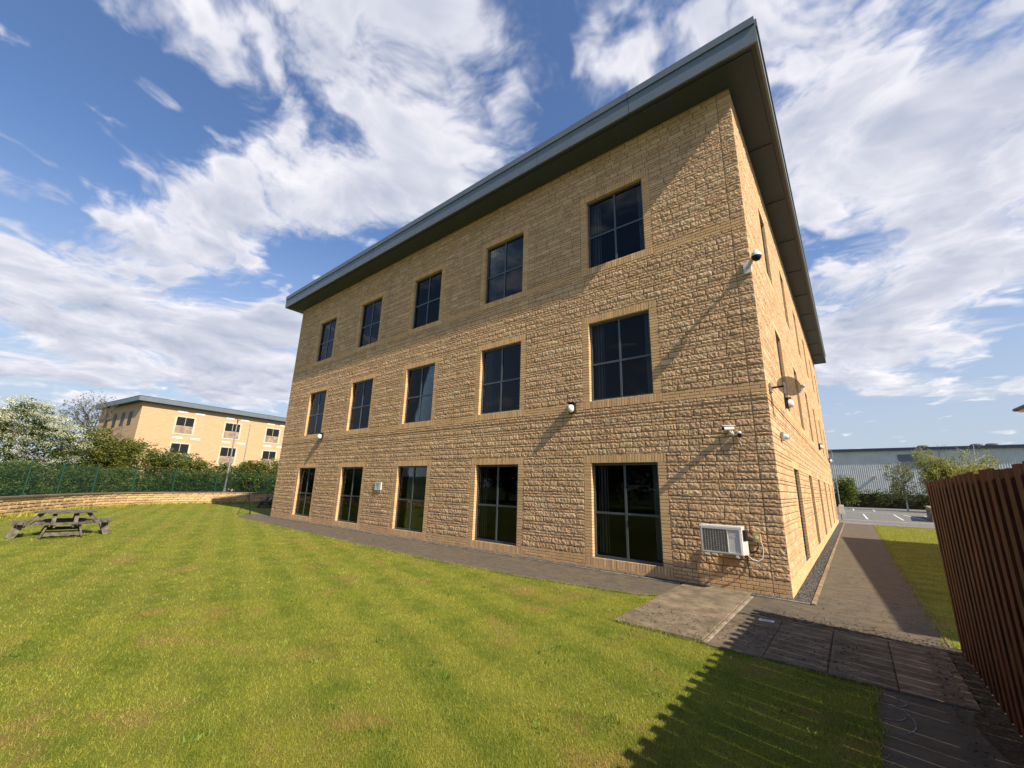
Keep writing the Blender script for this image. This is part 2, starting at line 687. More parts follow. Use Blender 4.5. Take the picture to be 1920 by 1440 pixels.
def tag(o, label=None, cat=None, group=None, kind=None):
    for k, v in (('label', label), ('category', cat), ('group', group), ('kind', kind)):
        if v:
            o[k] = v
    return o


def copy_tree(o, parent=None):
    c = o.copy()
    COL.objects.link(c)
    c.parent = parent
    for ch in o.children:
        copy_tree(ch, c)
    return c


def jit(col, a=.1, b=.04):
    k = 1 + R.uniform(-a, a)
    return tuple(max(0, x * k * (1 + R.uniform(-b, b))) for x in col)


# ------------------------------------------------------------------ ground and paths
def sheet(name, poly, z, mat, kind='structure', parent=None):
    m = Mesh()
    n = len(poly)
    m.add([(x, y, z) for x, y in poly], None, [(0, i, i + 1) for i in range(1, n - 1)])
    o = m.build(name, mat, parent)
    if kind:
        o['kind'] = kind
    return o


sheet('ground', [(-900, -700), (900, -700), (900, 900), (-900, 900)], -.03, 'ground')
LAWN = [(-45, -40), (1.04, -40), (1.04, -3.66), (-.52, -3.58), (-1.91, -3.5), (-1.91, -1.56), (-2.3, -1.80), (-4.5, -2.1), (-7.7, -2.25), (-14, -2.0), (-20, -1.72), (-23.5, -1.55), (-24.9, -1.1), (-25.4, -.3), (-25.5, 32), (-45, 32)]


def tri_sheet(name, poly, z, mat):
    from mathutils.geometry import tessellate_polygon
    tr = tessellate_polygon([[Vector((x, y, 0)) for x, y in poly]])
    m = Mesh()
    fixed = []
    for a, b, c in tr:
        pa, pb, pc = (Vector(poly[i]) for i in (a, b, c))
        if (pb - pa).cross(pc - pa) < 0:
            b, c = c, b
        fixed.append((a, b, c))
    m.add([(x, y, z) for x, y in poly], None, fixed)
    o = m.build(name, mat)
    o['kind'] = 'structure'
    return o


tri_sheet('lawn', LAWN, 0.0, 'lawn')
RLAWN = [(1.84, -1.3), (1.95, -1.45), (9, -1.45), (9, 28.1), (1.88, 28.1)]
tri_sheet('side_lawn', RLAWN, 0.0, 'lawn')
PATHA = [(-1.91, -.02), (-1.91, -1.56), (-2.3, -1.80), (-4.5, -2.1), (-7.7, -2.25), (-14, -2.0), (-20, -1.72), (-23.5, -1.55), (-24.9, -1.1), (-25.4, -.3), (-25.5, 32), (-23.5, 32), (-23.5, -.02)]
tri_sheet('tarmac_path', PATHA, .008, 'tarmac')
PATHB = [(-.58, -.02), (-.58, -1.76), (1.84, -1.76), (1.84, -1.3), (1.88, 28.2), (.06, 28.2), (.06, -.02)]
tri_sheet('side_path', PATHB, .008, 'tarmac')
tri_sheet('tarmac_yard', [(1.04, -40), (2.15, -40), (2.15, -1.45), (1.84, -1.45), (1.84, -3.62), (1.04, -3.66)], .006, 'tarmac')
tri_sheet('car_park', [(-60, 28.2), (16, 28.2), (16, 84), (-60, 84)], .010, 'carpark')

# soil along the fence foot
ms = Mesh()
ys = np.linspace(-12, -1.5, 40)
top = [(1.74 + .07 * math.sin(y * 5.1) + R.uniform(-.05, .05), y) for y in ys]
for i in range(len(ys) - 1):
    ms.add([(top[i][0], ys[i], .013), (2.12, ys[i], .03), (2.12, ys[i + 1], .03), (top[i + 1][0], ys[i + 1], .013)], [(0, 1, 2, 3)])
ms.build('soil_strip', 'soil')['kind'] = 'structure'

# concrete paving at the corner: strips and slabs, each a piece
paving = empty('corner_paving')
tag(paving, kind='structure')
padc = (.19, .150, .105)
slabs = []
for y0, y1 in ((-.03, -.50), (-.50, -1.32), (-1.32, -1.86), (-1.86, -2.52), (-2.52, -3.52)):
    slabs.append((-1.9, -.66, y1, y0, jit(padc, .08, .02)))
for y0, y1 in ((-.35, -1.05), (-1.05, -1.72), (-1.72, -2.4), (-2.4, -3.05), (-3.05, -3.56)):
    slabs.append((-.645, -.585, y1, y0, jit((.26, .215, .16), .08, .03)))
for x0, x1 in ((-.575, .033), (.037, .648), (.655, 1.229), (1.234, 1.79)):
    slabs.append((x0, x1, -3.62 - .03 * (x0 > .6), -1.79, jit((.165, .128, .088), .14, .04)))
for x0, x1, y0, y1, c in slabs:
    m = Mesh()
    g = .002
    x0, x1, y0, y1 = x0 + g, x1 - g, y0 + g, y1 - g
    zt = .028 + R.uniform(-.003, .003)
    b = .008
    m.add([(x0, y0, -.02), (x1, y0, -.02), (x1, y1, -.02), (x0, y1, -.02), (x0, y0, zt - b), (x1, y0, zt - b), (x1, y1, zt - b), (x0, y1, zt - b),
           (x0 + b, y0 + b, zt), (x1 - b, y0 + b, zt), (x1 - b, y1 - b, zt), (x0 + b, y1 - b, zt)],
          [(0, 1, 5, 4), (1, 2, 6, 5), (2, 3, 7, 6), (3, 0, 4, 7), (4, 5, 9, 8), (5, 6, 10, 9), (6, 7, 11, 10), (7, 4, 8, 11), (8, 9, 10, 11)], col=c)
    m.build('paving_slab', 'slab', paving)
sheet('paving_bed', [(-1.92, -3.56), (1.80, -3.66), (1.80, -1.78), (-.57, -1.78), (-.57, -.02), (-1.92, -.02)], .004, 'soil')
# thin kerb between the slabs and the tarmac
edging = empty('path_edging')
tag(edging, kind='structure')


def edge_run(x0, y0, x1, y1, w, zt, step, col):
    L = math.hypot(x1 - x0, y1 - y0)
    n = max(1, round(L / step))
    for i in range(n):
        a, b = i / n + .004 / L, (i + 1) / n - .004 / L
        m = Mesh()
        p, q_ = (x0 + (x1 - x0) * a, y0 + (y1 - y0) * a), (x0 + (x1 - x0) * b, y0 + (y1 - y0) * b)
        z = zt + R.uniform(-.004, .004)
        m.bar((*p, z - .05), (*q_, z - .05), w, .1, col=jit(col, .12, .03))
        m.build('edging_piece', 'slab', edging)


edge_run(-1.95, -.27, -23.6, -.27, .045, .030, .91, (.24, .205, .165))
edge_run(-.56, -.235, .28, -.235, .045, .030, .91, (.24, .205, .165))
edge_run(.325, -.26, .325, 29.0, .06, .045, .91, (.25, .19, .125))
edge_run(-.575, -1.768, 1.86, -1.768, .03, .034, 1.2, (.20, .165, .12))
edge_run(1.86, -1.75, 1.86, 28.0, .03, .016, 1.4, (.16, .13, .09))
# gravel strips
sheet('gravel_bed', [(0.0, -.24), (.3, -.24), (.3, 29.2), (0.0, 29.2)], .014, 'gravel')
sheet('gravel_bed', [(-23.6, -.25), (0.0, -.25), (0.0, 0.02), (-23.6, 0.02)], .012, 'gravel')
oct_v = np.array([(1, 0, 0), (0, 1, 0), (-1, 0, 0), (0, -1, 0), (0, 0, .8), (0, 0, -.8)], np.float32)
oct_t = np.array([(0, 1, 4), (1, 2, 4), (2, 3, 4), (3, 0, 4), (1, 0, 5), (2, 1, 5), (3, 2, 5), (0, 3, 5)])


def pebbles(name, n, fn, smin, smax, cols, mat, flat=0):
    m = Mesh()
    for _ in range(n):
        x, y, z = fn()
        s = R.uniform(smin, smax)
        a = R.uniform(0, 6.28)
        rot = np.array([(math.cos(a), -math.sin(a), 0), (math.sin(a), math.cos(a), 0), (0, 0, 1)], np.float32)
        if flat:
            v = (oct_v * np.array([s, s * R.uniform(.25, .7), .002], np.float32)) + np.array([[0, 0, 0], [0, 0, R.uniform(0, .4) * s], [0, 0, 0], [0, 0, 0], [R.uniform(-.5, .5) * s, 0, 0], [0, 0, 0]])
            v = v @ rot.T + NR.normal(0, s * .10, v.shape) * np.array([1, 1, .25])
        else:
            v = (oct_v * np.array([s, s * R.uniform(.55, 1), s * R.uniform(.5, .9)], np.float32)) @ rot.T
            v += NR.normal(0, s * .12, v.shape)
        m.add(v + (x, y, z), None, oct_t, jit(R.choice(cols), .3, .05))
    o = m.build(name, mat)
    return tag(o, kind='stuff')


PC = [(.075, .075, .08), (.12, .12, .12), (.045, .045, .05), (.095, .085, .075), (.20, .19, .18)]
tag(pebbles('gravel', 7000, lambda: (R.uniform(.02, .29), -.22 + 14 * R.random() ** 1.8, .018), .008, .018, PC, 'pebble'),
    'loose grey gravel filling the strip at the foot of the side wall', 'gravel')
tag(pebbles('gravel', 4500, lambda: (-14 * R.random() ** 1.5, R.uniform(-.24, -.01), .016), .008, .016, PC, 'pebble'),
    'loose grey gravel in the narrow strip below the long wall', 'gravel')
# leaf litter and moss crumbs on the paths
LC = [(.05, .035, .022), (.09, .06, .035), (.035, .03, .02), (.14, .10, .06)]


def litter_pt():
    k = R.random()
    if k < .30:
        return (R.uniform(-.4, 1.8), -1.70 + abs(R.gauss(0, .28)), .012)
    if k < .5:
        return (R.uniform(-1.85, 1.0), R.uniform(-3.5, -2.3), .032)
    if k < .75:
        return (R.uniform(1.55, 2.05), R.uniform(-6, -1.6), .030)
    if k < .9:
        return (-2 - 10 * R.random() ** 1.3, R.uniform(-1.6, -.4), .012)
    return (R.uniform(.4, 1.8), -1.7 + 6 * R.random() ** 2, .012)


tag(pebbles('leaf_litter', 4200, litter_pt, .005, .020, LC, 'pebble', 1), 'brown leaf litter and moss crumbs scattered over the paving', 'litter')

# white bay lines of the car park
for (x0, y0, x1, y1) in [(1.74, 37.0, 1.60, 50.5), (4.06, 38.5, 4.2, 52.8), (.8, 62, .7, 75), (-1.2, 34.6, 6.2, 34.9), (.1, 30.5, 1.95, 29.6), (5.0, 53.0, 5.6, 41.0),
                         (2.9, 62, 3.0, 74), (-1.0, 55.5, 6.0, 56.5), (6.3, 39, 6.6, 53)]:
    m = Mesh()
    m.bar((x0, y0, .0), (x1, y1, .0), .11, .032)
    o = m.build('bay_line', 'white_paint')
    o['kind'] = 'structure'
# chalk loops on the tarmac
m = Mesh()


def ribbon(m, pts, w, z):
    for i in range(len(pts) - 1):
        a, b = Vector((*pts[i], z)), Vector((*pts[i + 1], z))
        s = (b - a).cross(Vector((0, 0, 1))).normalized() * w / 2
        m.add([a - s, a + s, b + s, b - s], [(0, 1, 2, 3)])


for cx, cy, rx, ry, a0, a1 in ((1.10, -3.93, .16, .12, -1.9, 1.6), (1.08, -4.25, .15, .15, -1.7, 1.5), (1.12, -4.35, .17, .30, -.9, .9)):
    ribbon(m, [(cx + rx * math.cos(a0 + (a1 - a0) * i / 18), cy + ry * math.sin(a0 + (a1 - a0) * i / 18)) for i in range(19)], .011, .012)
tag(m.build('chalk_mark', 'chalk'), 'faint pale chalk loops scrawled on the dark tarmac beside the lawn corner', 'chalk mark')
# small inspection plate set in the slab
pl_ = empty('inspection_plate', (-.15, -1.96, .03), .02)
Mesh().box(-.10, .10, -.055, .055, 0, .006).build('plate', 'white_plastic', pl_)
for i in range(3):
    Mesh().box(-.07, .07, -.032 + i * .028, -.022 + i * .028, .006, .008).build('raised_bar', 'grey_plastic', pl_)
tag(pl_, 'small pale inspection plate set into the paving slab near the corner', 'plate')


# ------------------------------------------------------------------ grass blades
def in_poly(x, y, poly):
    c = np.zeros(len(x), bool)
    n = len(poly)
    j = n - 1
    for i in range(n):
        xi, yi = poly[i]
        xj, yj = poly[j]
        if yi != yj:
            hit = ((yi > y) != (yj > y)) & (x < (xj - xi) * (y - yi) / (yj - yi) + xi)
            c ^= hit
        j = i
    return c


def blades(n, rmin, rmax, width, length, poly, a0, a1, jitter=.24):
    """mown grass, thrown over the sector of lawn around the viewer"""
    r = np.sqrt(NR.uniform(rmin ** 2, rmax ** 2, n))
    a = NR.uniform(a0, a1, n)
    x = CAM.x - np.sin(a) * r
    y = CAM.y + np.cos(a) * r
    k = in_poly(x, y, poly)
    x, y = x[k], y[k]
    return blade_mesh(x, y, width, length, jitter)


def blade_mesh(x, y, width, length, jitter=.35):
    n = len(x)
    az = NR.uniform(0, 2 * np.pi, n)
    ln = length * NR.uniform(.55, 1.25, n)
    lean = NR.uniform(.15, 1.0, n) * ln
    az2 = NR.uniform(0, 2 * np.pi, n)
    w = width * NR.uniform(.6, 1.3, n) / 2
    p = np.stack([x, y, np.zeros(n)], 1)
    s = np.stack([np.cos(az) * w, np.sin(az) * w, np.zeros(n)], 1)
    tip = p + np.stack([np.cos(az2) * lean, np.sin(az2) * lean, np.sqrt(np.maximum(ln ** 2 - (lean * .8) ** 2, (.25 * ln) ** 2))], 1)
    v = np.stack([p - s, p + s, tip], 1).reshape(-1, 3)
    t = np.arange(n * 3).reshape(-1, 3)
    br = NR.uniform(1 - jitter, 1 + jitter, (n, 1))
    hue = NR.uniform(-.08, .12, (n, 1))
    c = np.concatenate([br * (1 + hue), br, br * (1 - hue)], 1)
    dryb = NR.random(n) < .06
    c[dryb] *= (1.45, 1.2, 1.5)
    return v, t, np.repeat(c, 3, 0)


mg = Mesh()
for args in ((250000, 1.0, 4.2, .0036, .026, LAWN, -.30, 1.75), (210000, 4.2, 8.5, .0055, .028, LAWN, -.2, 1.75), (130000, 8.5, 18, .011, .030, LAWN, 0, 1.7),
             (90000, 18, 46, .025, .032, LAWN, .3, 1.7), (60000, 8, 40, .016, .042, RLAWN, -.35, 0)):
    v, t, c = blades(*args)
    mg.add(v, None, t, c)
fx, fy = [], []
for pts, cnt in ((LAWN[1:13], 9000), (RLAWN[4:5] + RLAWN[0:2], 4500)):
    segs = [(Vector(pts[i]), Vector(pts[i + 1])) for i in range(len(pts) - 1)]
    for a_, b_ in segs:
        a_, b_ = a_.copy(), b_.copy()
        if a_.y < -12:
            a_.y = -12
        k_ = int((b_ - a_).length * 330)
        for _ in range(k_):
            p_ = a_.lerp(b_, R.random())
            o_ = R.gauss(0, .022) + .018 * math.sin(p_.x * 9 + p_.y * 7)
            n_ = Vector(((b_ - a_).y, -(b_ - a_).x)).normalized()
            fx.append(p_.x + n_.x * o_)
            fy.append(p_.y + n_.y * o_)
v, t, c = blade_mesh(np.array(fx), np.array(fy), .007, .050, .4)
mg.add(v, None, t, c)
for _ in range(90):             # broad leaved weeds in the turf
    r_, a_ = R.uniform(1.6, 9), R.uniform(-.1, 1.5)
    wx, wy = CAM.x - math.sin(a_) * r_, CAM.y + math.cos(a_) * r_
    if not in_poly(np.array([wx]), np.array([wy]), LAWN)[0]:
        continue
    k_ = R.randint(10, 26)
    v, t, c = blade_mesh(wx + NR.normal(0, .035, k_), wy + NR.normal(0, .035, k_), .018, .045, .3)
    mg.add(v, None, t, c * np.array([.62, .80, .9]) * R.uniform(.8, 1.3))
tag(mg.build('lawn_grass', 'grass'), 'short mown yellow green grass covering the lawns', 'grass', kind='stuff')

# ------------------------------------------------------------------ office building
L, DEP, TOP = 23.47, 29.2, 11.92
HEADS = [(2.548, .254), (6.457, 4.202), (10.466, 8.196)]
SUR = .215
WINA = [(-4.13 - 4.19 * i, -4.13 - 4.19 * i + 1.75) for i in range(5)]
WINB = [(3.22 + 4.58 * i, 3.22 + 4.58 * i + 1.25) for i in range(6)]
JOINTA = [-.30, -14.37]
JOINTB = [.30, 15.4]
STC = [(.63, .412, .233), (.60, .388, .218), (.65, .435, .25), (.58, .375, .215), (.62, .398, .228), (.66, .455, .27)]
BRC = [(.72, .46, .24), (.68, .43, .22), (.74, .485, .26)]

office = empty('office_building', (0, 0, 0))
tag(office, 'three storey buff stone office building with dark windows and grey overhanging roof', 'building')


def fac(which, s, z, n):
    s, z, n = np.broadcast_arrays(np.asarray(s, float), np.asarray(z, float), np.asarray(n, float))
    return np.stack([s, -n, z], -1) if which == 'A' else np.stack([n, s, z], -1)


def stone_piece(which, s0, s1, z0, z1, cell, bulge):
    nx = max(2, int(round((s1 - s0) / cell)))
    nz = max(2, int(round((z1 - z0) / cell)))
    S, Z = np.meshgrid(np.linspace(s0, s1, nx + 1), np.linspace(z0, z1, nz + 1))
    N = np.full(S.shape, .004) + NR.uniform(-.002, .004, S.shape)
    k = (nz - 1, nx - 1)
    N[1:-1, 1:-1] = bulge * NR.uniform(.55, 1.25) + NR.uniform(-.65, .70, k) * bulge
    ds, dz = (s1 - s0) / nx, (z1 - z0) / nz
    S = S.copy()
    Z = Z.copy()
    S[1:-1, 1:-1] += NR.uniform(-.3, .3, k) * ds
    Z[1:-1, 1:-1] += NR.uniform(-.28, .28, k) * dz
    idx = np.arange((nx + 1) * (nz + 1)).reshape(nz + 1, nx + 1)
    q = np.stack([idx[:-1, :-1], idx[:-1, 1:], idx[1:, 1:], idx[1:, :-1]], -1).reshape(-1, 4)
    # split the rock face along alternating diagonals
    flip = NR.random(len(q)) < .5
    t = np.concatenate([np.where(flip[:, None], q[:, [0, 1, 2]], q[:, [0, 1, 3]]), np.where(flip[:, None], q[:, [0, 2, 3]], q[:, [1, 2, 3]])])
    ring = np.concatenate([idx[0, :-1], idx[:-1, -1], idx[-1, :0:-1], idx[:0:-1, 0]])
    v = fac(which, S, Z, N).reshape(-1, 3)
    vb = fac(which, S.ravel()[ring], Z.ravel()[ring], np.full(len(ring), -.022))
    b0 = len(v)
    nr = len(ring)
    j = np.arange(nr)
    sk = np.stack([ring, b0 + j, b0 + (j + 1) % nr, ring[(j + 1) % nr]], 1)
    return np.concatenate([v, vb]), sk, t


def courses(z0, z1):
    """broken courses of double and single height that just fill z0..z1"""
    tot = (z1 - z0) / .075
    n = int(round(tot))
    seq, left, last = [], n, []
    while left > 0:
        opt = 2 if R.random() < .56 else 1
        if last[-2:] == [2, 2]:
            opt = 1
        if last[-2:] == [1, 1]:
            opt = 2
        opt = min(opt, left)
        seq.append(opt)
        last.append(opt)
        left -= opt
    u = (z1 - z0) / n
    out, z = [], z0
    for k in seq:
        out.append((z, z + k * u, k))
        z += k * u
    return out


ZONES = [(.30, HEADS[0][0] + SUR), (HEADS[0][0] + SUR, 3.80), (3.825, HEADS[1][1] - .225), (HEADS[1][1], HEADS[1][0] + SUR),
         (HEADS[1][0] + SUR, HEADS[2][1] - .225), (HEADS[2][1], HEADS[2][0] + SUR), (HEADS[2][0] + SUR, TOP + .05)]
COURSES = [c for z in ZONES for c in courses(*z)]
BANDS = [(0.0, .30, 4), (HEADS[1][1] - .225, HEADS[1][1], 3), (HEADS[2][1] - .225, HEADS[2][1], 3)]


def free_spans(z0, z1, lo, hi, wins, joints):
    cuts = []
    for a, b in wins:
        for h, s in HEADS:
            if z1 > s - SUR + .02 and z0 < h + SUR - .02:
                cuts.append((a - SUR, b + SUR))
                break
    spans, x = [], lo
    for a, b in sorted(cuts):
        if a > x:
            spans.append((x, a))
        x = max(x, b)
    if x < hi:
        spans.append((x, hi))
    out = []
    for a, b in spans:
        pts = [a] + sorted(j for j in joints if a + .05 < j < b - .05) + [b]
        for i in range(len(pts) - 1):
            g0 = .002 if i > 0 else 0
            g1 = .002 if i < len(pts) - 2 else 0
            out.append((pts[i] + g0, pts[i + 1] - g1))
    return out


def near_score(which, s0, s1, z0, z1):
    p = Vector(fac(which, (s0 + s1) / 2, (z0 + z1) / 2, 0.0).tolist())
    d = p - CAM
    nrm = Vector((0, -1, 0)) if which == 'A' else Vector((1, 0, 0))
    dep = d.dot(_f)
    if dep < 1:
        return 0
    ppx = abs(d.dot(_r2) / dep)
    if ppx > 1.25:
        return 0
    return (s1 - s0) * (z1 - z0) * abs(d.normalized().dot(nrm)) / d.length_squared


J = .008
stones, bricks = [], []      # (score, which, s0, s1, z0, z1, colour)
for which, lo, hi, wins, joints in (('A', -L, .012, WINA, JOINTA), ('B', .0, DEP, WINB, JOINTB)):
    for z0, z1, k in COURSES:
        for a, b in free_spans(z0, z1, lo, hi, wins, joints):
            x = b
            while x - a > .03:
                ln = R.uniform(.20, .50) if k == 2 else R.uniform(.18, .46)
                if x - ln - a < .14:
                    ln = x - a
                    if ln > .5:
                        ln /= 2
                stones.append((near_score(which, x - ln, x, z0, z1), which, x - ln + J, x - J, z0 + J, z1 - J, k, jit(R.choice(STC), .11, .02)))
                x -= ln
    for bz0, bz1, n in BANDS:
        for i in range(n):
            z0, z1 = bz0 + (bz1 - bz0) * i / n, bz0 + (bz1 - bz0) * (i + 1) / n
            for a, b in free_spans(z0 + .03, z1 - .03, lo, hi, wins, joints):
                x = b - (.1125 if i % 2 else 0)
                if i % 2:
                    bricks.append((near_score(which, x, b, z0, z1), which, x + .004, b - .004, z0 + .004, z1 - .004, .0, jit(R.choice(BRC), .07, .03)))
                while x - a > .02:
                    ln = min(.225, x - a)
                    bricks.append((near_score(which, x - ln, x, z0, z1), which, x - ln + .005, x - .005, z0 + .0055, z1 - .0055, .0, jit(R.choice(BRC), .07, .03)))
                    x -= ln
    for a, b in wins:
        for h, s in HEADS:
            n = 30
            for i in range(n):
                z0, z1 = s + (h - s) * i / n, s + (h - s) * (i + 1) / n
                for s0, s1 in ((a - SUR, a), (b, b + SUR)):
                    bricks.append((near_score(which, s0, s1, z0, z1), which, s0 + .005, s1, z0 + .0055, z1 - .0055, .1, jit(R.choice(BRC), .08, .03)))
            w0, w1 = a - SUR, b + SUR
            n = int(round((w1 - w0) / .071))
            for i in range(n):
                s0, s1 = w0 + (w1 - w0) * i / n, w0 + (w1 - w0) * (i + 1) / n
                for z0, z1 in ((h, h + SUR), (s - SUR, s)):
                    bricks.append((near_score(which, s0, s1, z0, z1), which, s0 + .005, s1 - .005, z0 + .005, z1, .1, jit(R.choice(BRC), .10, .04)))


def brick_piece(which, s0, s1, z0, z1, deep):
    n1, n0, b = .004 + R.uniform(-.0015, .0015), -.022 - deep, .003
    v = fac(which, [s0, s1, s1, s0, s0, s1, s1, s0, s0 + b, s1 - b, s1 - b, s0 + b], [z0, z0, z1, z1, z0, z0, z1, z1, z0 + b, z0 + b, z1 - b, z1 - b],
            [n0] * 4 + [n1 - b] * 4 + [n1] * 4)
    q = [(0, 1, 5, 4), (1, 2, 6, 5), (2, 3, 7, 6), (3, 0, 4, 7), (4, 5, 9, 8), (5, 6, 10, 9), (6, 7, 11, 10), (7, 4, 8, 11), (8, 9, 10, 11)]
    return v, q


stones.sort(key=lambda t: -t[0])
bricks.sort(key=lambda t: -t[0])
rest = Mesh()
for i, (sc, which, s0, s1, z0, z1, k, c) in enumerate(stones):
    if s1 - s0 < .02:
        continue
    far = which == 'B' and s0 > 6
    v, q, t = stone_piece(which, s0, s1, z0, z1, .075 if far else (.034 if which == 'A' and s0 > -12 else .045), .0100 if k == 2 else .0085)
    m = Mesh() if i < 300 else rest
    m.add(v, q, t, c)
    if i < 300:
        m.build('walling_stone', 'stone', office)
rest.build('stonework', 'stone', office)['kind'] = 'stuff'
rest = Mesh()
for i, (sc, which, s0, s1, z0, z1, deep, c) in enumerate(bricks):
    if s1 - s0 < .01:
        continue
    v, q = brick_piece(which, s0, s1, z0, z1, deep)
    m = Mesh() if i < 300 else rest
    m.add(v, q, None, c)
    if i < 300:
        m.build('brick', 'brick', office)
rest.build('brickwork', 'brick', office)['kind'] = 'stuff'


def wall_panels(m, which, lo, hi, wins, n1, n0):
    """mortar backing with the window openings left out"""
    zs = sorted({0.0 - .1, TOP + .1} | {z for h, s in HEADS for z in (h + .006, s - .006)})
    xs = sorted({lo, hi} | {x for a, b in wins for x in (a - .006, b + .006)})
    for i in range(len(xs) - 1):
        for k in range(len(zs) - 1):
            x, z = (xs[i] + xs[i + 1]) / 2, (zs[k] + zs[k + 1]) / 2
            if any(a - .007 < x < b + .007 for a, b in wins) and any(s - .007 < z < h + .007 for h, s in HEADS):
                continue
            v = fac(which, [xs[i], xs[i + 1], xs[i + 1], xs[i]] * 2, [zs[k], zs[k], zs[k + 1], zs[k + 1]] * 2, [n1] * 4 + [n0] * 4)
            m.add(v, [(0, 1, 2, 3), (7, 6, 5, 4), (0, 4, 5, 1), (1, 5, 6, 2), (2, 6, 7, 3), (3, 7, 4, 0)])


m = Mesh()
wall_panels(m, 'A', -L, -.02, WINA, -.020, -.3)
wall_panels(m, 'B', 0.021, DEP, WINB, -.020, -.3)
m.box(-L, -L + .25, .31, DEP, -.1, TOP + .1)
m.box(-L + .26, -.31, DEP - .3, DEP - .01, -.1, TOP + .1)
m.build('wall', 'mortar', office)
m = Mesh()      # dark shelf line above the ground floor
m.bar((-L, .0, 3.8125), (.0, .0, 3.8125), .014, .02)
m.build('shelf_angle', 'jointseal', office)
for x in JOINTA:
    Mesh().box(x - .008, x + .008, -.001, .02, .0, TOP).build('movement_joint', 'jointseal', office)
# inside: floors, ceilings and a spine wall
for z in (-.02, 3.2, 7.15, 11.2):
    Mesh().box(-L + .4, -.4, .4, DEP - .5, z, z + (.05 if z < 0 else .35)).build('floor_slab', 'interior', office)
Mesh().box(-L + .41, -6.0, 6.0, 6.15, .04, 11.1).build('spine_wall', 'interior', office)
Mesh().box(-6.15, -6.0, 6.16, DEP - .6, .04, 11.1).build('spine_wall', 'interior', office)


def window_proto(w, h, d0):
    fr = Mesh()
    e, d1 = .055, d0 + .065
    for x0, x1, z0, z1, da, db in ((0, w, h - e, h, d0, d1), (0, w, 0, e, d0, d1), (0, e, e, h - e, d0, d1), (w - e, w, e, h - e, d0, d1),
                                   (w / 2 - .026, w / 2 + .026, e, h - e, d0 + .004, d1), (e, w / 2 - .026, h * .465 - .026, h * .465 + .026, d0 + .008, d1), (w / 2 + .026, w - e, h * .465 - .026, h * .465 + .026, d0 + .008, d1)):
        fr.box(x0, x1, da, db, z0, z1)
    f = fr.data('window')
    f.materials.append(M['frame'])
    panes = []
    zt = h * .465
    for x0, x1 in ((e, w / 2 - .026), (w / 2 + .026, w - e)):
        for z0, z1 in ((e, zt - .026), (zt + .026, h - e)):
            p = Mesh().box(x0, x1, d0 + .03, d0 + .036, z0, z1).data('pane')
            p.materials.append(M['glass'])
            panes.append(p)
    bl = Mesh()
    for i in range(6):
        bl.bar((.10 + i * .045, .24 + .03 * (i % 2), .1), (.10 + i * .045, .24 + .03 * (i % 2), h - .02), .05, .004, up=(.6, .8, 0))
    for i in range(3):
        bl.bar((w - .10 - i * .045, .24 + .03 * (i % 2), .1), (w - .10 - i * .045, .24 + .03 * (i % 2), h - .02), .05, .004, up=(-.6, .8, 0))
    b = bl.data('blind')
    b.materials.append(M['blind'])
    si = Mesh().box(-.01, w + .01, .02, d0 - .001, -.018, .002).data('sill')
    si.materials.append(M['frame'])
    return f, panes, b, si


for which, wins in (('A', WINA), ('B', WINB)):
    for hi_, (h, s) in enumerate(HEADS):
        proto = None
        for wi, (a, b) in enumerate(wins):
            if proto is None:
                proto = window_proto(b - a, h - s, .10 if which == 'A' else .065)
            wo_ = link('window', proto[0], office)
            if which == 'A':
                wo_.location = (a, 0, s)
            else:
                wo_.location = (0, a, s)
                wo_.rotation_euler = (0, 0, math.pi / 2)
            for p in proto[1]:
                link('pane', p, wo_)
            link('blind', proto[2], wo_)
            link('sill', proto[3], wo_)

# roof: soffit, fascia panels and coping panels
OH, OHL, OHB = .79, .75, .45
x0, x1, y0, y1 = -L - OHL, OH, -OH, DEP + OHB
ZF, ZS, ZT = 12.02, 12.52, 12.735
roof = Mesh().box(x0 + .06, x1 - .06, y0 + .06, y1 - .06, 12.55, 12.70).build('roof', 'roof', office)
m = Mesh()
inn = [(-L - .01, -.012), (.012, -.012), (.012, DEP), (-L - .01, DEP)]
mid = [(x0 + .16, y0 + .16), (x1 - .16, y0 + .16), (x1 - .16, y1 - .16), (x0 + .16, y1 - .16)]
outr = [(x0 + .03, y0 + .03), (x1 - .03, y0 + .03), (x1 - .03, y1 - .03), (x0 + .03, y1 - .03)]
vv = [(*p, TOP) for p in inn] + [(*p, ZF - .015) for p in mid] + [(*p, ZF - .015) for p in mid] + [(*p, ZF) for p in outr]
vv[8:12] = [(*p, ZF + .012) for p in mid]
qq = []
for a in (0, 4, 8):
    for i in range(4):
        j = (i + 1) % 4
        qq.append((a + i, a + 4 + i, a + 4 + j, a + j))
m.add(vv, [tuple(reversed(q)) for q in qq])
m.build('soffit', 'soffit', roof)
for k in range(9):      # soffit board joints along the short side
    y = 2.6 + 3.0 * k
    Mesh().box(.03, x1 - .17, y, y + .012, TOP - .008, TOP + .02).build('soffit_joint', 'dark', roof)


def roof_edge(p, q_, step):
    p, q_ = Vector(p), Vector(q_)
    Ln = (q_ - p).length
    n = max(1, round(Ln / step))
    d = (q_ - p).normalized()
    nrm = Vector((d.y, -d.x))
    for i in range(n):
        a, b = p + d * (Ln * i / n + .007), p + d * (Ln * (i + 1) / n - .007)
        for nm, z0, z1, o in (('fascia_panel', ZF, ZS - .005, 0.0), ('coping_panel', ZS, ZT, .035)):
            m = Mesh()
            e = .05
            v = []
            for z in (z0, z1):
                v += [(a.x + nrm.x * o, a.y + nrm.y * o, z), (b.x + nrm.x * o, b.y + nrm.y * o, z), (b.x - nrm.x * e, b.y - nrm.y * e, z), (a.x - nrm.x * e, a.y - nrm.y * e, z)]
            m.add(v, Mesh.BQ)
            m.build(nm, 'fascia', roof)


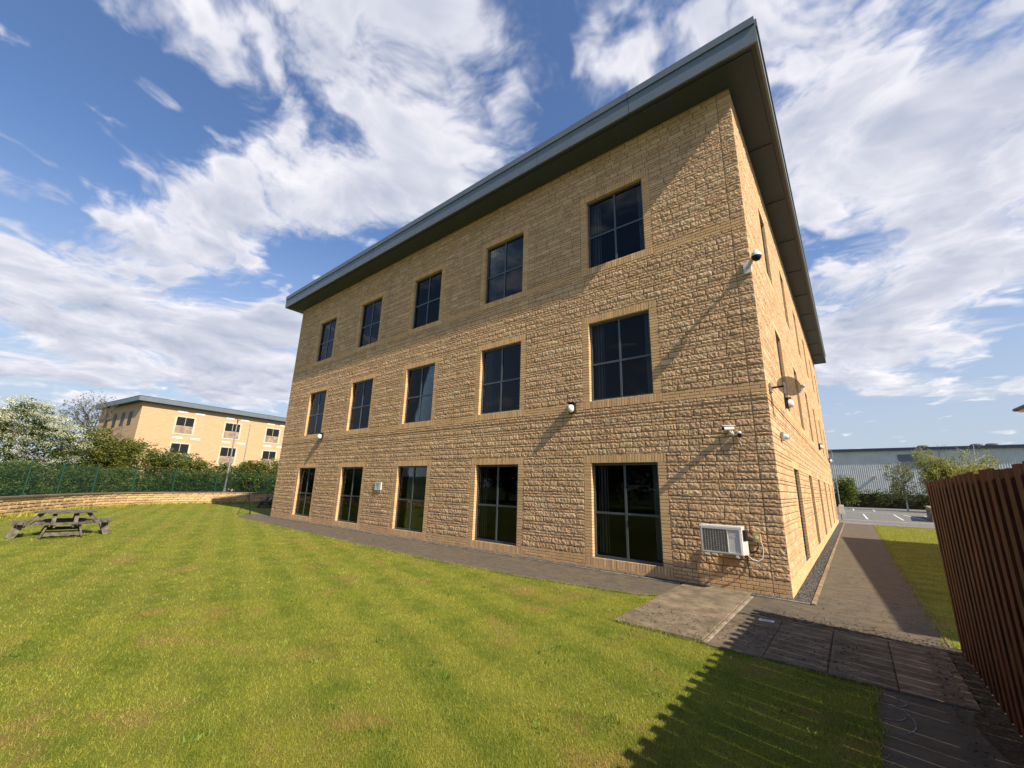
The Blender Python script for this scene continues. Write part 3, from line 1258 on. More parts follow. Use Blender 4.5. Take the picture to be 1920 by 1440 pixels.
roof_edge((x0, y0), (x1, y0), 3.0)
roof_edge((x1, y0 + .06), (x1, y1), 3.0)
roof_edge((x1 - .06, y1), (x0, y1), 6.0)
roof_edge((x0, y1 - .06), (x0, y0 + .06), 6.0)


# ------------------------------------------------------------------ things fixed to the office
def text_mesh(body, size, name, mat, parent, loc, rot):
    cu = bpy.data.curves.new(name, 'FONT')
    cu.body = body
    cu.size = size
    cu.extrude = .0006
    cu.align_x = 'CENTER'
    tmp = bpy.data.objects.new(name, cu)
    COL.objects.link(tmp)
    dg = bpy.context.evaluated_depsgraph_get()
    me = bpy.data.meshes.new_from_object(tmp.evaluated_get(dg))
    bpy.data.objects.remove(tmp)
    me.materials.clear()
    me.materials.append(M[mat])
    o = link(name, me, parent, loc)
    o.rotation_euler = rot
    return o


def condenser(loc, rz, w, h, d, label):
    r = empty('air_conditioner', loc, rz)
    tag(r, label, 'air conditioner', 'outdoor condenser units')
    c = Mesh()
    # casing with chamfered top edge; front is -y
    c.prism([(0, 0), (w, 0), (w, d), (0, d)], .02, h - .03)
    b = .012
    c.add([(-.006, -.006, h - .03), (w + .006, -.006, h - .03), (w + .006, d, h - .03), (-.006, d, h - .03), (0, 0, h), (w, 0, h), (w, d, h), (0, d, h)], Mesh.BQ)
    c.build('casing', 'ac_case', r)
    bz = Mesh()          # raised bezel on the front
    for xa, xb, za, zb in ((.02, w - .02, h - .065, h - .045), (.02, w - .02, .04, .06), (.02, .04, .06, h - .065), (w - .04, w - .02, .06, h - .065), (w * .66, w * .675, .06, h - .065)):
        bz.box(xa, xb, -.014, .002, za, zb)
    bz.build('bezel', 'ac_case', r)
    Mesh().box(.042, w * .658, -.004, .0, .062, h - .067).build('coil', 'ac_fin', r)
    g = Mesh()
    nx, nz = 9, 12
    for i in range(nx + 1):
        x = .045 + (w * .655 - .045) * i / nx
        g.box(x - .002, x + .002, -.012, -.007, .062, h - .068)
    for i in range(nz + 1):
        z = .064 + (h - .135) * i / nz
        g.box(.045, w * .655, -.0065, -.0045, z - .0025, z + .0025)
    g.build('grille', 'grey_plastic', r)
    for x in (w * .17, w * .86):
        f = Mesh()
        f.box(x - .02, x + .02, -.02, d * 1.0 + .10, -.012, .018)
        f.box(x - .02, x + .02, d + .075, d + .10, -.30 + .30, .26)
        f.build('bracket', 'white_plastic', r)
        Mesh().box(x - .032, x + .032, -.012, .05, -.03, -.013).build('rubber_foot', 'white_plastic', r)
    s = Mesh()
    s.prism([(w, d * .25), (w + .05, d * .45), (w + .05, d), (w, d)], .03, h * .5)
    s.build('service_cover', 'ac_case', r)
    Mesh().box(w + .003, w + .05, d * .35, d - .01, h * .5 + .02, h * .88).build('handle_recess', 'dark', r)
    return r


ac = condenser((-1.43, -.42, .70), 0, .76, .55, .27, 'pale air conditioner unit mounted on the long wall beside the corner')
Mesh().box(.545, .665, -.0025, .0, .33, .42).build('badge', 'white_plastic', ac)
text_mesh('FUJITSU', .026, 'lettering', 'grey_plastic', ac, (.605, -.003, .385), (math.pi / 2, 0, 0))
text_mesh('GENERAL', .026, 'lettering', 'grey_plastic', ac, (.605, -.003, .348), (math.pi / 2, 0, 0))
ac2 = condenser((.13, 28.3, .62), math.pi / 2, .72, .62, .26, 'small air conditioner unit low on the far end of the side wall')
ac2.location = (.42, 28.25, .62)

iso = empty('isolator_switch', (-.47, -.02, 1.04))
Mesh().box(-.065, .065, -.075, .0, -.07, .08).build('box', 'yellow', iso)
Mesh().lathe([(.0, .0), (.03, .0), (.03, .018), (.0, .018)], 12, (0, -.075, .01), 'y').build('dial', 'white_plastic', iso)
tag(iso, 'aged yellow isolator switch on the wall right of the air conditioner', 'switch')
Mesh().tube([(-.47, -.06, .97), (-.46, -.07, .88), (-.50, -.08, .80), (-.57, -.09, .77), (-.63, -.10, .80), (-.65, -.12, .92), (-.645, -.16, 1.10)], .013, 7).build('cable', 'dark')
tag(bpy.data.objects['cable'], 'thick black cable looping from the isolator switch to the air conditioner', 'cable')
o = Mesh().tube([(-.41, -.05, 1.0), (-.39, -.05, .90), (-.385, -.06, .78), (-.41, -.07, .67), (-.48, -.09, .615), (-.58, -.12, .64), (-.65, -.17, .72)], .008, 6).build('cable', 'white_plastic')
tag(o, 'thin white cable hanging in a loop under the isolator switch', 'cable')


def bulkhead(loc, rz, label, s=1.0):
    r = empty('bulkhead_light', loc, rz)
    tag(r, label, 'wall light', 'wall lights on the office')
    Mesh().prism([(-.075 * s, -.06 * s), (.075 * s, -.06 * s), (.085 * s, .0), (-.085 * s, .0)], -.11 * s, .13 * s).build('back_box', 'dark', r)
    m = Mesh()
    m.lathe([(.0, .115 * s), (.045 * s, .105 * s), (.07 * s, .08 * s), (.082 * s, .04 * s), (.085 * s, .0)], 14, (0, -.06 * s, 0), 'y')
    o = m.build('diffuser', 'white_plastic', r, smooth=True)
    o.scale = (.85, 1.0, 1.2)
    Mesh().box(-.085 * s, .085 * s, -.13 * s, .0, .131 * s, .150 * s).build('visor', 'dark', r)
    return r


bulkhead((-4.66, -.02, 4.04), 0, 'white and black wall light on the long wall below the right first floor window', 1.15)
bulkhead((-18.9, -.02, 4.03), 0, 'white and black wall light on the long wall near its far left end', 1.25)
bulkhead((.02, 3.25, 4.25), math.pi / 2, 'wall light on the side wall just under the satellite dish', 1.1)
bulkhead((.02, 16.8, 4.3), math.pi / 2, 'wall light halfway along the side wall', 1.2)
bulkhead((.02, 27.6, 4.28), math.pi / 2, 'wall light at the far end of the side wall', 1.2)

# bullet camera with a hood on the long wall
cc = empty('security_camera', (-.74, -.02, 3.14))
Mesh().lathe([(0, 0), (.05, 0), (.05, .02), (.03, .03), (0, .03)], 14, (0, 0, 0), 'y').build('base', 'white_plastic', cc)
Mesh().tube([(0, -.03, .0), (-.01, -.09, .02), (-.03, -.12, .07)], .017, 8).build('arm', 'white_plastic', cc)
bo = Mesh()
bo.tube([(.04, -.02, .10), (-.10, -.26, .065)], .042, 12)
bo.build('body', 'white_plastic', cc, smooth=False)
Mesh().bar((.06, -.0, .150), (-.13, -.32, .115), .10, .010).build('hood', 'white_plastic', cc)
Mesh().tube([(-.10, -.26, .065), (-.105, -.268, .064)], .036, 12).build('lens', 'dark', cc)
tag(cc, 'white hooded security camera on the long wall above the air conditioner', 'camera', 'security cameras')
ps = empty('motion_sensor', (-.585, -.02, 3.08))
Mesh().box(-.035, .035, -.05, 0, -.045, .035).build('body', 'dark', ps)
Mesh().lathe([(.0, .0), (.04, .0), (.045, .02), (.03, .045), (0, .05)], 12, (0, -.03, .035), 'z').build('cap', 'white_plastic', ps)
Mesh().tube([(0, -.03, -.045), (.002, -.03, -.16), (.02, -.025, -.21)], .008, 6).build('conduit', 'galv', ps)
tag(ps, 'small dark motion sensor with pale cap beside the hooded camera', 'sensor')

# dome camera on an arm at the corner
dc = empty('security_camera', (-.02, -.01, 6.84))
Mesh().box(-.12, .03, -.05, .0, -.14, .12).build('back_box', 'white_plastic', dc)
Mesh().tube([(-.02, -.05, .0), (.10, -.20, .11), (.17, -.32, .17)], [.045, .04, .035], 10).build('arm', 'white_plastic', dc)
h_ = Mesh().lathe([(.035, .04), (.05, .0), (.085, -.03), (.10, -.08), (.10, -.11)], 18, (.19, -.35, .15), 'z').build('housing', 'white_plastic', dc, smooth=True)
Mesh().lathe([(.095, -.11), (.09, -.15), (.065, -.19), (.03, -.21), (0.0, -.215)], 18, (.19, -.35, .15), 'z').build('dome', 'dark', dc, smooth=True)
tag(dc, 'white dome security camera on an arm high at the building corner', 'camera', 'security cameras')
# turret camera on the side wall
tc_ = empty('security_camera', (.02, 1.40, 3.17))
Mesh().box(.0, .05, -.16, .06, -.09, .09).build('back_plate', 'grey_plastic', tc_)
Mesh().lathe([(.055, .0), (.062, .04), (.055, .075), (.03, .095), (.0, .10)], 16, (.05, .0, -.01), 'x').build('housing', 'white_plastic', tc_, smooth=True)
Mesh().lathe([(.025, .0), (.025, .008), (0, .009)], 12, (.146, .0, -.012), 'x').build('lens', 'dark', tc_)
tag(tc_, 'grey and white turret camera low on the side wall near the corner', 'camera', 'security cameras')

# satellite dish
sd = empty('satellite_dish', (.02, .42, 4.12))
Mesh().box(.0, .03, -.09, .09, -.10, .10).build('wall_plate', 'galv', sd)
Mesh().tube([(.03, 0, 0), (.27, .04, .02)], .022, 8).build('arm', 'dark', sd)
Mesh().tube([(.27, .04, .10), (.27, .04, -.14)], .026, 8).build('mast', 'galv', sd)
m = Mesh()
prof = [(r_, .62 * r_ * r_) for r_ in (0, .05, .10, .16, .21, .25, .27)]
m.lathe(prof, 32)
dish = m.build('reflector', 'dish', sd, smooth=True)
ax = Vector((.52, .66, .54)).normalized()
dish.rotation_euler = ax.to_track_quat('Z', 'Y').to_euler()
dish.location = (.31, .09, .0)
dish.scale = (1.0, .86, 1.0)
Mesh().tube([(.33, .12, -.18), (.52, .38, -.08), (.58, .44, .06)], .012, 6).build('feed_arm', 'galv', sd)
Mesh().tube([(.58, .44, .06), (.55, .40, .05)], .035, 8).build('receiver', 'grey_plastic', sd)
tag(sd, 'brown mesh satellite dish on a bracket near the corner of the side wall', 'dish')

# notice on the long wall
nt = empty('notice_sign', (-13.66, -.035, 1.78))
Mesh().box(-.21, .21, -.012, .03, -.155, .155).build('board', 'white_plastic', nt)
for i in range(4):
    Mesh().box(-.14, .14 - .04 * (i % 2), -.0135, -.012, .095 - i * .033, .113 - i * .033).build('text_line', 'grey_plastic', nt)
Mesh().box(-.05, .06, -.0135, -.012, -.11, -.03).build('text_block', 'grey_plastic', nt)
tag(nt, 'small white notice board fixed between two ground floor windows', 'sign')


# ------------------------------------------------------------------ timber fence
fence = empty('timber_fence', (1.95, -1.7, 0))
tag(fence, 'tall red brown timber fence of close upright slats along the yard', 'fence')
PITCH_F, WF = .228, .1188
i = 0
y = -1.72
while y > -12.5:
    for dx, dy in ((-.02, 0.0), (.072, -PITCH_F / 2)):
        m = Mesh()
        w = WF + R.uniform(-.002, .002)
        zt = 2.11 + R.uniform(-.018, .014)
        lean = R.uniform(-.003, .003)
        x_ = dx
        yy = y + dy + 1.7
        m.add([(x_, yy - w / 2, .04), (x_ + .028, yy - w / 2, .04), (x_ + .028, yy + w / 2, .04), (x_, yy + w / 2, .04),
               (x_ + lean, yy - w / 2, zt), (x_ + .028 + lean, yy - w / 2, zt), (x_ + .028 + lean, yy + w / 2, zt), (x_ + lean, yy + w / 2, zt)], Mesh.BQ, col=jit((1, 1, 1), .35, .12))
        m.build('slat', 'fence_wood', fence)
    y -= PITCH_F
for z in (.35, 1.12, 1.88):
    Mesh().box(.010, .070, -10.7, .05, z - .045, z + .045).build('rail', 'fence_wood', fence)
for k in range(5):
    Mesh().box(.0105, .0695, -.30 - 2.4 * k, -.21 - 2.4 * k, -.1, 2.02).build('post', 'fence_wood', fence)


# ------------------------------------------------------------------ picnic tables
def picnic_table(loc, rz, label):
    r = empty('picnic_table', loc, rz)
    tag(r, label, 'picnic table', 'round picnic tables on the grass')
    R0 = .70
    n = 6
    wpl = 2 * R0 / n
    for i in range(n):              # octagonal top made of planks
        y0_, y1_ = -R0 + i * wpl + .006, -R0 + (i + 1) * wpl - .006
        k = R0 * math.tan(math.pi / 8)

        def ext(y_):
            return R0 if abs(y_) <= k else R0 - (abs(y_) - k)
        m = Mesh()
        m.prism([(-ext(y0_), y0_), (ext(y0_), y0_), (ext(y1_), y1_), (-ext(y1_), y1_)], .705 + R.uniform(-.003, .003), .748)
        m.build('top_plank', 'old_wood', r)
    for a in range(4):
        t = a * math.pi / 2
        rot = Matrix.Rotation(t, 4, 'Z')

        def P_(x, y, z):
            return rot @ Vector((x, y, z))
        # bench seat of two planks, straight inside and curved outside
        for (ya, yb, half) in ((-.98, -.855, .55), (-1.115, -.99, .44)):
            m = Mesh()
            pts = [P_(-half, ya, 0), P_(half, ya, 0), P_(half + .09, yb, 0), P_(-half - .09, yb, 0)]
            m.prism([(p.x, p.y) for p in pts], .395, .452)
            m.build('seat_plank', 'old_wood', r)
        for sx in (-1, 1):
            m = Mesh().bar(P_(sx * .33, -.90, .41), P_(sx * .45, -1.06, 0.0), .19, .045, up=P_(1, 0, 0))
            m.build('seat_leg', 'old_wood', r)
        Mesh().bar(P_(-.40, -1.0, .13), P_(.40, -1.0, .13), .04, .10).build('brace', 'old_wood', r)
    for a in (0, 1):
        for s in (-.20, .20):
            t = Matrix.Rotation(a * math.pi / 2, 4, 'Z')
            zc = .36 + .045 * a
            Mesh().bar(t @ Vector((s, -1.08, zc)), t @ Vector((s, 1.08, zc)), .045, .09).build('bearer', 'old_wood', r)
            for e in (-1, 1):
                Mesh().bar(t @ Vector((s * .96 + .05 * (1 if s > 0 else -1), e * .50, .70)), t @ Vector((s * .96 + .05 * (1 if s > 0 else -1), e * .86, .30)), .045, .095, up=(1, 0, 0)).build('strut', 'old_wood', r)
    return r


picnic_table((-19.05, -8.0, 0), math.radians(86), 'weathered round picnic table with four benches on the open lawn')
picnic_table((-31.6, 3.5, 0), math.radians(18), 'picnic table in the shade behind the far corner of the office')

# tripod stand at the far corner
tp = empty('tripod_stand', (-25.3, -.55, 0))
for a in (.2, 2.35, 4.4):
    Mesh().tube([(0, 0, 1.12), (.42 * math.cos(a), .42 * math.sin(a), .01)], .018, 6).build('leg', 'dark', tp)
Mesh().tube([(0, 0, .75), (0, 0, 1.40)], .018, 6).build('column', 'dark', tp)
Mesh().box(-.07, .07, -.05, .05, 1.40, 1.62).build('head', 'dark', tp)
Mesh().bar((.21, .0, .08), (-.14, .28, .08), .02, .03).build('spreader', 'dark', tp)
tag(tp, 'slim black tripod stand on the tarmac at the far left corner', 'tripod')

# ------------------------------------------------------------------ low boundary wall and mesh fence
WALLP = [(-21.5, -12.8), (-25.0, -10.9), (-28.27, -9.3), (-32.3, -7.35), (-35.7, -4.95), (-37.6, -1.95), (-38.35, .8), (-38.0, 3.2), (-37.0, 6.5), (-35.6, 10.5)]


def resample(pts, step):
    out, acc = [Vector(pts[0])], 0.0
    for i in range(len(pts) - 1):
        a, b = Vector(pts[i]), Vector(pts[i + 1])
        Ls = (b - a).length
        n = max(1, round(Ls / step))
        out += [a + (b - a) * (k + 1) / n for k in range(n)]
    return out


def smooth_line(pts, it=2):
    p = [Vector(q) for q in pts]
    for _ in range(it):
        q = [p[0]]
        for i in range(len(p) - 1):
            q += [p[i] * .75 + p[i + 1] * .25, p[i] * .25 + p[i + 1] * .75]
        p = q + [p[-1]]
    return p


line = smooth_line(WALLP)
cum = [0.0]
for i in range(len(line) - 1):
    cum.append(cum[-1] + (line[i + 1] - line[i]).length)
TOTW = cum[-1]


def on_line(s):
    s = min(max(s, 0), TOTW - 1e-4)
    for i in range(len(line) - 1):
        if cum[i + 1] >= s:
            t = (s - cum[i]) / (cum[i + 1] - cum[i])
            d = (line[i + 1] - line[i]).normalized()
            return line[i] + (line[i + 1] - line[i]) * t, d, Vector((d.y, -d.x))
    return line[-1], Vector((0, 1)), Vector((1, 0))


lw = empty('boundary_wall', (*WALLP[3], 0))
tag(lw, 'low curved buff stone wall with flat coping along the back of the lawn', 'wall')
lwo = Vector((*WALLP[3], 0))
core_m = Mesh()
s = 0.0
while s < TOTW - .2:
    (a, d, n), (b, d2, n2) = on_line(s), on_line(s + .5)
    v = []
    for z in (-.1, .80):
        v += [(a.x + n.x * .09, a.y + n.y * .09, z), (a.x - n.x * .1, a.y - n.y * .1, z), (b.x - n2.x * .1, b.y - n2.y * .1, z), (b.x + n2.x * .09, b.y + n2.y * .09, z)]
    core_m.add(np.array(v) - np.array(lwo), [(0, 3, 2, 1), (4, 5, 6, 7), (0, 1, 5, 4), (1, 2, 6, 5), (2, 3, 7, 6), (3, 0, 4, 7)])
    s += .5
core_m.build('core', 'mortar', lw)
LWC = [(.60, .42, .22), (.55, .38, .20), (.63, .45, .25), (.52, .36, .19)]
for k in range(5):
    s = R.uniform(0, .3)
    z0, z1 = .0 + k * .16 + .008, (k + 1) * .16 - .008
    while s < TOTW - .6:
        ln = R.uniform(.34, .72)
        (a, d, n), (b, d2, n2) = on_line(s + .010), on_line(s + ln - .010)
        o1, o2, o3 = .098 + R.uniform(0, .006), .125 + R.uniform(-.01, .012), .03
        v = []
        mid_ = (a + b) / 2
        for p, nn, sh in ((a, n, 1), (b, n2, -1)):
            v += [(p.x, p.y, z0), (p.x, p.y, z1), (p.x + nn.x * o1, p.y + nn.y * o1, z0), (p.x + nn.x * o1, p.y + nn.y * o1, z1)]
        pa, pb = a + (b - a) * .12, b + (a - b) * .12
        v += [(pa.x + n.x * o2, pa.y + n.y * o2, z0 + o3), (pa.x + n.x * o2, pa.y + n.y * o2, z1 - o3), (pb.x + n2.x * (o2 + .006), pb.y + n2.y * (o2 + .006), z0 + o3), (pb.x + n2.x * o2, pb.y + n2.y * o2, z1 - o3)]
        q = [(0, 1, 3, 2), (4, 6, 7, 5), (1, 5, 7, 3), (0, 2, 6, 4), (2, 3, 9, 8), (6, 10, 11, 7), (3, 7, 11, 9), (2, 8, 10, 6), (8, 9, 11, 10)]
        Mesh().add(np.array(v) - np.array(lwo), q, None, jit(R.choice(LWC), .12, .05)).build('stone', 'lowstone', lw)
        s += ln
s = 0.0
while s < TOTW - .4:
    (a, d, n), (b, d2, n2) = on_line(s + .006), on_line(s + .9 - .006)
    v = []
    for z in (.80, .875):
        v += [(a.x + n.x * .16, a.y + n.y * .16, z), (a.x - n.x * .15, a.y - n.y * .15, z), (b.x - n2.x * .15, b.y - n2.y * .15, z), (b.x + n2.x * .16, b.y + n2.y * .16, z)]
    Mesh().add(np.array(v) - np.array(lwo), [(0, 3, 2, 1), (4, 5, 6, 7), (0, 1, 5, 4), (1, 2, 6, 5), (2, 3, 7, 6), (3, 0, 4, 7)], None, jit((.20, .16, .115), .15, .05)).build('coping_stone', 'lowstone', lw)
    s += .9
# long grass left at the wall foot
gx, gy = [], []
for _ in range(5200):
    s = R.uniform(0, TOTW)
    a, d, n = on_line(s)
    o_ = .14 + abs(R.gauss(0, .22)) * (1 + .6 * math.sin(s * 1.7))
    gx.append(a.x + n.x * o_)
    gy.append(a.y + n.y * o_)
v, t, c = blade_mesh(np.array(gx), np.array(gy), .03, .20, .4)
tag(Mesh().add(v, None, t, c * np.array([1.25, 1.15, 1.2])).build('rough_grass', 'grass'), 'uncut straggly grass along the foot of the low wall', 'grass', kind='stuff')

# green mesh fence behind the wall
mf = empty('mesh_fence', (*WALLP[3], 0))
tag(mf, 'green close mesh security fence behind the low stone wall', 'fence')
STEPF = 2.55
s = .4
prev = None
while s < TOTW:
    a, d, n = on_line(s)
    p = Vector((a.x - n.x * .75, a.y - n.y * .75, 0)) - lwo
    Mesh().box(p.x - .035, p.x + .035, p.y - .035, p.y + .035, -.1, 2.55).build('post', 'green_metal', mf)
    if prev is not None:
        m = Mesh()
        dd = (p - prev)
        for k in range(45):
            z = .22 + k * .050
            m.bar(prev + Vector((0, 0, z)), p + Vector((0, 0, z)), .005, .0065)
        for k in range(1, 32):
            q_ = prev + dd * k / 32
            m.bar(q_ + Vector((0, 0, .15)), q_ + Vector((0, 0, 2.48)), .008, .008)
        m.build('mesh_panel', 'green_metal', mf)
    prev = p
    s += STEPF


# ------------------------------------------------------------------ lamp columns
def lamp_column(loc, h, label, r0=.075, arm=.35, ad=(1, 0), mat='galv'):
    r = empty('lamp_column', loc)
    tag(r, label, 'lamp post', 'lamp columns')
    Mesh().tube([(0, 0, -.1), (0, 0, 1.1), (0, 0, 1.15)], [r0 * 1.35, r0 * 1.35, r0 * .85], 12).build('base', mat, r)
    Mesh().tube([(0, 0, 1.15), (0, 0, h)], [r0 * .8, r0 * .5], 10).build('shaft', mat, r)
    Mesh().tube([(0, 0, h), (ad[0] * arm * .5, ad[1] * arm * .5, h + .03)], r0 * .5, 8).build('bracket', mat, r)
    m = Mesh()
    a = Vector((ad[0] * arm * .4, ad[1] * arm * .4, h + .03))
    b = Vector((ad[0] * arm * 1.7, ad[1] * arm * 1.7, h + .06))
    m.bar(a, b, .18, .07)
    m.build('lantern', 'grey_plastic', r)
    return r


lamp_column((-39.1, 2.35, 0), 6.75, 'tall galvanised lamp post behind the wall, the nearer of the pair', .085, .2, (1, 0))
lamp_column((-42.0, 4.3, 0), 6.85, 'slimmer lamp post behind the wall, right of the galvanised one', .06, .35, (-1, .3), 'galv')
lamp_column((.12, 34, 0), 5.5, 'thin blue grey lamp post beyond the far end of the side wall', .05, .15, (-1, 0))


# ------------------------------------------------------------------ plants
def crown(name, parent, seed, blobs, n, size, cols, mat='leaf', shell=.55, flat=.5, sub=9, spread=(1.5, 1.5, 1.05)):
    """leaf sized faces clustered in small clumps through a set of ellipsoids"""
    rg = np.random.default_rng(seed)
    w = np.array([b[3] * b[4] * b[5] for b in blobs]) ** .7
    cnt = rg.multinomial(max(1, n // sub), w / w.sum())
    cs = []
    for (bx, by, bz, rx, ry, rz_), k in zip(blobs, cnt):
        d = rg.normal(size=(k, 3))
        d /= np.linalg.norm(d, axis=1, keepdims=True)
        rr = shell + (1 - shell) * rg.random((k, 1)) ** .6
        rr *= rg.uniform(.82, 1.14, (k, 1))
        cs.append(np.array([bx, by, bz]) + d * rr * np.array([rx, ry, rz_]))
    cs = np.concatenate(cs)
    keep = cs[:, 2] > .05
    cs = cs[keep]
    ctint = rg.uniform(.62, 1.35, (len(cs), 1))
    p = np.repeat(cs, sub, 0)
    p = p + rg.normal(0, size, p.shape) * np.array(spread)
    k = len(p)
    ax = rg.normal(size=(k, 3))
    ax[:, 2] *= flat
    ax /= np.linalg.norm(ax, axis=1, keepdims=True)
    b = np.cross(ax, rg.normal(size=(k, 3)))
    b /= np.linalg.norm(b, axis=1, keepdims=True) + 1e-9
    s = (size * rg.uniform(.6, 1.35, (k, 1)))
    bend = np.cross(ax, b) * s * .25
    v = np.stack([p - ax * s, p + b * s * .55 + bend, p + ax * s, p - b * s * .55 + bend], 1).reshape(-1, 3)
    q = np.arange(k * 4).reshape(-1, 4)
    base = np.array(cols)[rg.integers(0, len(cols), k)]
    c = base * np.repeat(ctint, sub, 0) * rg.uniform(.75, 1.25, (k, 1))
    m = Mesh()
    m.add(v, q, None, np.repeat(c, 4, 0))
    return m.build(name, mat, parent)


def limbs(parent, seed, h, r0, spread, n, name='trunk', mat='bark', lean=0.0, start=.25):
    rg = random.Random(seed)
    m = Mesh()
    p = [Vector((rg.uniform(-.05, .05) * i * r0 * 4 + lean * i / 5 * h, rg.uniform(-.05, .05) * i * r0 * 4, h * i / 5)) for i in range(6)]
    p[0].z = -.15
    m.tube(p, [r0 * (1 - .16 * i) for i in range(6)], 7)
    for k in range(n):
        f = start + (1 - start) * (k + .5) / n
        i = min(4, int(f * 5))
        a = p[i].lerp(p[i + 1], f * 5 - i)
        az = k * 2.4 + rg.uniform(-.4, .4)
        ln = spread * (1.1 - .5 * f) * rg.uniform(.7, 1.1)
        b = a + Vector((math.cos(az) * ln * .5, math.sin(az) * ln * .5, ln * rg.uniform(.2, .5)))
        c = b + Vector((math.cos(az + .3) * ln * .5, math.sin(az + .3) * ln * .5, ln * rg.uniform(.1, .5)))
        r_ = r0 * (1 - .7 * f) * .5
        m.tube([a, b, c], [r_, r_ * .6, r_ * .2], 5)
        for e in range(2):
            az2 = az + rg.uniform(-1.2, 1.2)
            d = b + Vector((math.cos(az2) * ln * .45, math.sin(az2) * ln * .45, ln * rg.uniform(.1, .5)))
            m.tube([b, (b + d) / 2 + Vector((0, 0, .05 * ln)), d], [r_ * .5, r_ * .35, r_ * .1], 4)
    return m.build(name, mat, parent)


GA = [(.075, .105, .018), (.10, .13, .022), (.06, .085, .015), (.13, .155, .03)]
GB = [(.11, .13, .02), (.15, .165, .03), (.08, .10, .016), (.18, .19, .04)]
GD = [(.035, .058, .014), (.05, .08, .017), (.065, .095, .02)]


def blob_set(rg, rx, ry, h, n, z0=.1):
    out = [(0, 0, h * .5, rx * .8, ry * .8, h * .46)]
    for _ in range(n):
        a = rg.uniform(0, 6.28)
        k = rg.uniform(.35, .8)
        zc = rg.uniform(.3, .82) * h
        s_ = rg.uniform(.3, .5)
        out.append((math.cos(a) * rx * k, math.sin(a) * ry * k, zc, rx * s_, ry * s_, min(h * .3, h - zc)))
    return out


def shrub(loc, rx, ry, h, seed, label, cols, n, size, cat='shrub', group='shrubs behind the mesh fence', name='leafy_shrub'):
    rg = random.Random(seed)
    r = empty(name, loc)
    tag(r, label, cat, group)
    crown('crown', r, seed, blob_set(rg, rx, ry, h, 9), n, size, cols)
    limbs(r, seed, h * .7, .07, rx * .8, 7, 'trunk', 'bark', 0, .1)
    return r


# hawthorn in blossom
hw = empty('hawthorn_tree', (-41.5, -9.4, 0))
tag(hw, 'hawthorn tree thick with white blossom behind the mesh fence', 'tree')
rg = random.Random(5)
hb = [(0, 0, 3.3, 2.3, 3.0, 2.7), (0, 1.6, 3.2, 1.6, 1.7, 2.0), (.3, -1.6, 3.4, 1.8, 1.9, 2.4), (0, .2, 5.2, 1.3, 1.5, 1.35), (.5, -2.6, 2.5, 1.5, 1.5, 2.0), (.5, 2.4, 2.2, 1.5, 1.4, 1.8), (0, .3, 6.1, .6, .8, .75)]
crown('crown', hw, 21, hb, 20000, .080, GD + GA)
hb2 = [(b[0] + .15, b[1], b[2] + .25, b[3] * 1.03, b[4] * 1.03, b[5] * 1.0) for b in hb if b[2] > 2.6]
crown('blossom', hw, 22, hb2, 40000, .032, [(.58, .58, .41), (.64, .64, .49), (.50, .52, .34)], 'petal', .92, .35, 90, (7.5, 7.5, 2.4))
limbs(hw, 3, 4.6, .16, 2.4, 10)

shrub((-42.9, -13.2, 0), 1.9, 2.0, 4.6, 31, 'dark green shrub at the left edge beside the blossoming hawthorn', GA, 8000, .080)
shrub((-43.3, -5.3, 0), 2.0, 2.0, 5.6, 32, 'tall olive green shrub just right of the blossoming hawthorn', GB, 12000, .075)
shrub((-42.4, -2.9, 0), 1.8, 2.0, 4.9, 33, 'mid green shrub in front of the dark gable of the far building', GB, 11000, .075)
shrub((-42.0, -.7, 0), 1.9, 2.1, 4.1, 34, 'rounded green shrub below the lit wall of the far building', GA, 9000, .075)
shrub((-41.6, 1.2, 0), 1.8, 1.9, 3.5, 35, 'low green shrub behind the galvanised lamp post', GB, 8000, .075)
shrub((-41.2, 3.1, 0), 1.7, 1.8, 3.3, 36, 'low dark shrub between the two lamp posts', GA, 7500, .075)
shrub((-41.4, 5.2, 0), 1.6, 1.6, 3.8, 37, 'bright green shrub just left of the far corner of the office', GB, 8500, .075)
shrub((-40.6, 7.3, 0), 1.7, 1.6, 4.1, 38, 'pale green shrub half hidden behind the office corner', GB, 8500, .075)
for k, (x, y, h_, lab) in enumerate([(-39.9, -7.6, 2.3, 'undergrowth bush below the hawthorn'), (-39.6, -4.2, 2.3, 'undergrowth bush beneath the olive green shrub'), (-39.9, -.9, 2.3, 'undergrowth bush behind the middle of the fence'),
                                     (-40.2, 1.6, 2.2, 'undergrowth bush at the lamp post foot'), (-39.6, 4.0, 2.3, 'undergrowth bush behind the tripod'), (-38.8, 6.6, 2.3, 'undergrowth bush by the shaded table'),
                                     (-37.3, -7.9, 2.2, 'undergrowth bush near the left end of the fence'), (-34.2, -9.6, 2.3, 'undergrowth bush at the left edge of the view')]):
    shrub((x, y, 0), 1.3, 2.3, h_ + .3, 60 + k, lab + ', inside the green mesh', GA if k % 2 else GD + GA, 6500, .07, 'bush', 'undergrowth along the mesh fence', 'undergrowth_bush')

# thin leafed tree far behind
bt = empty('bare_tree', (-58.6, -5.0, 0))
tag(bt, 'tall thin tree with sparse twigs behind the hawthorn', 'tree')
rgb = random.Random(9)
m = Mesh()


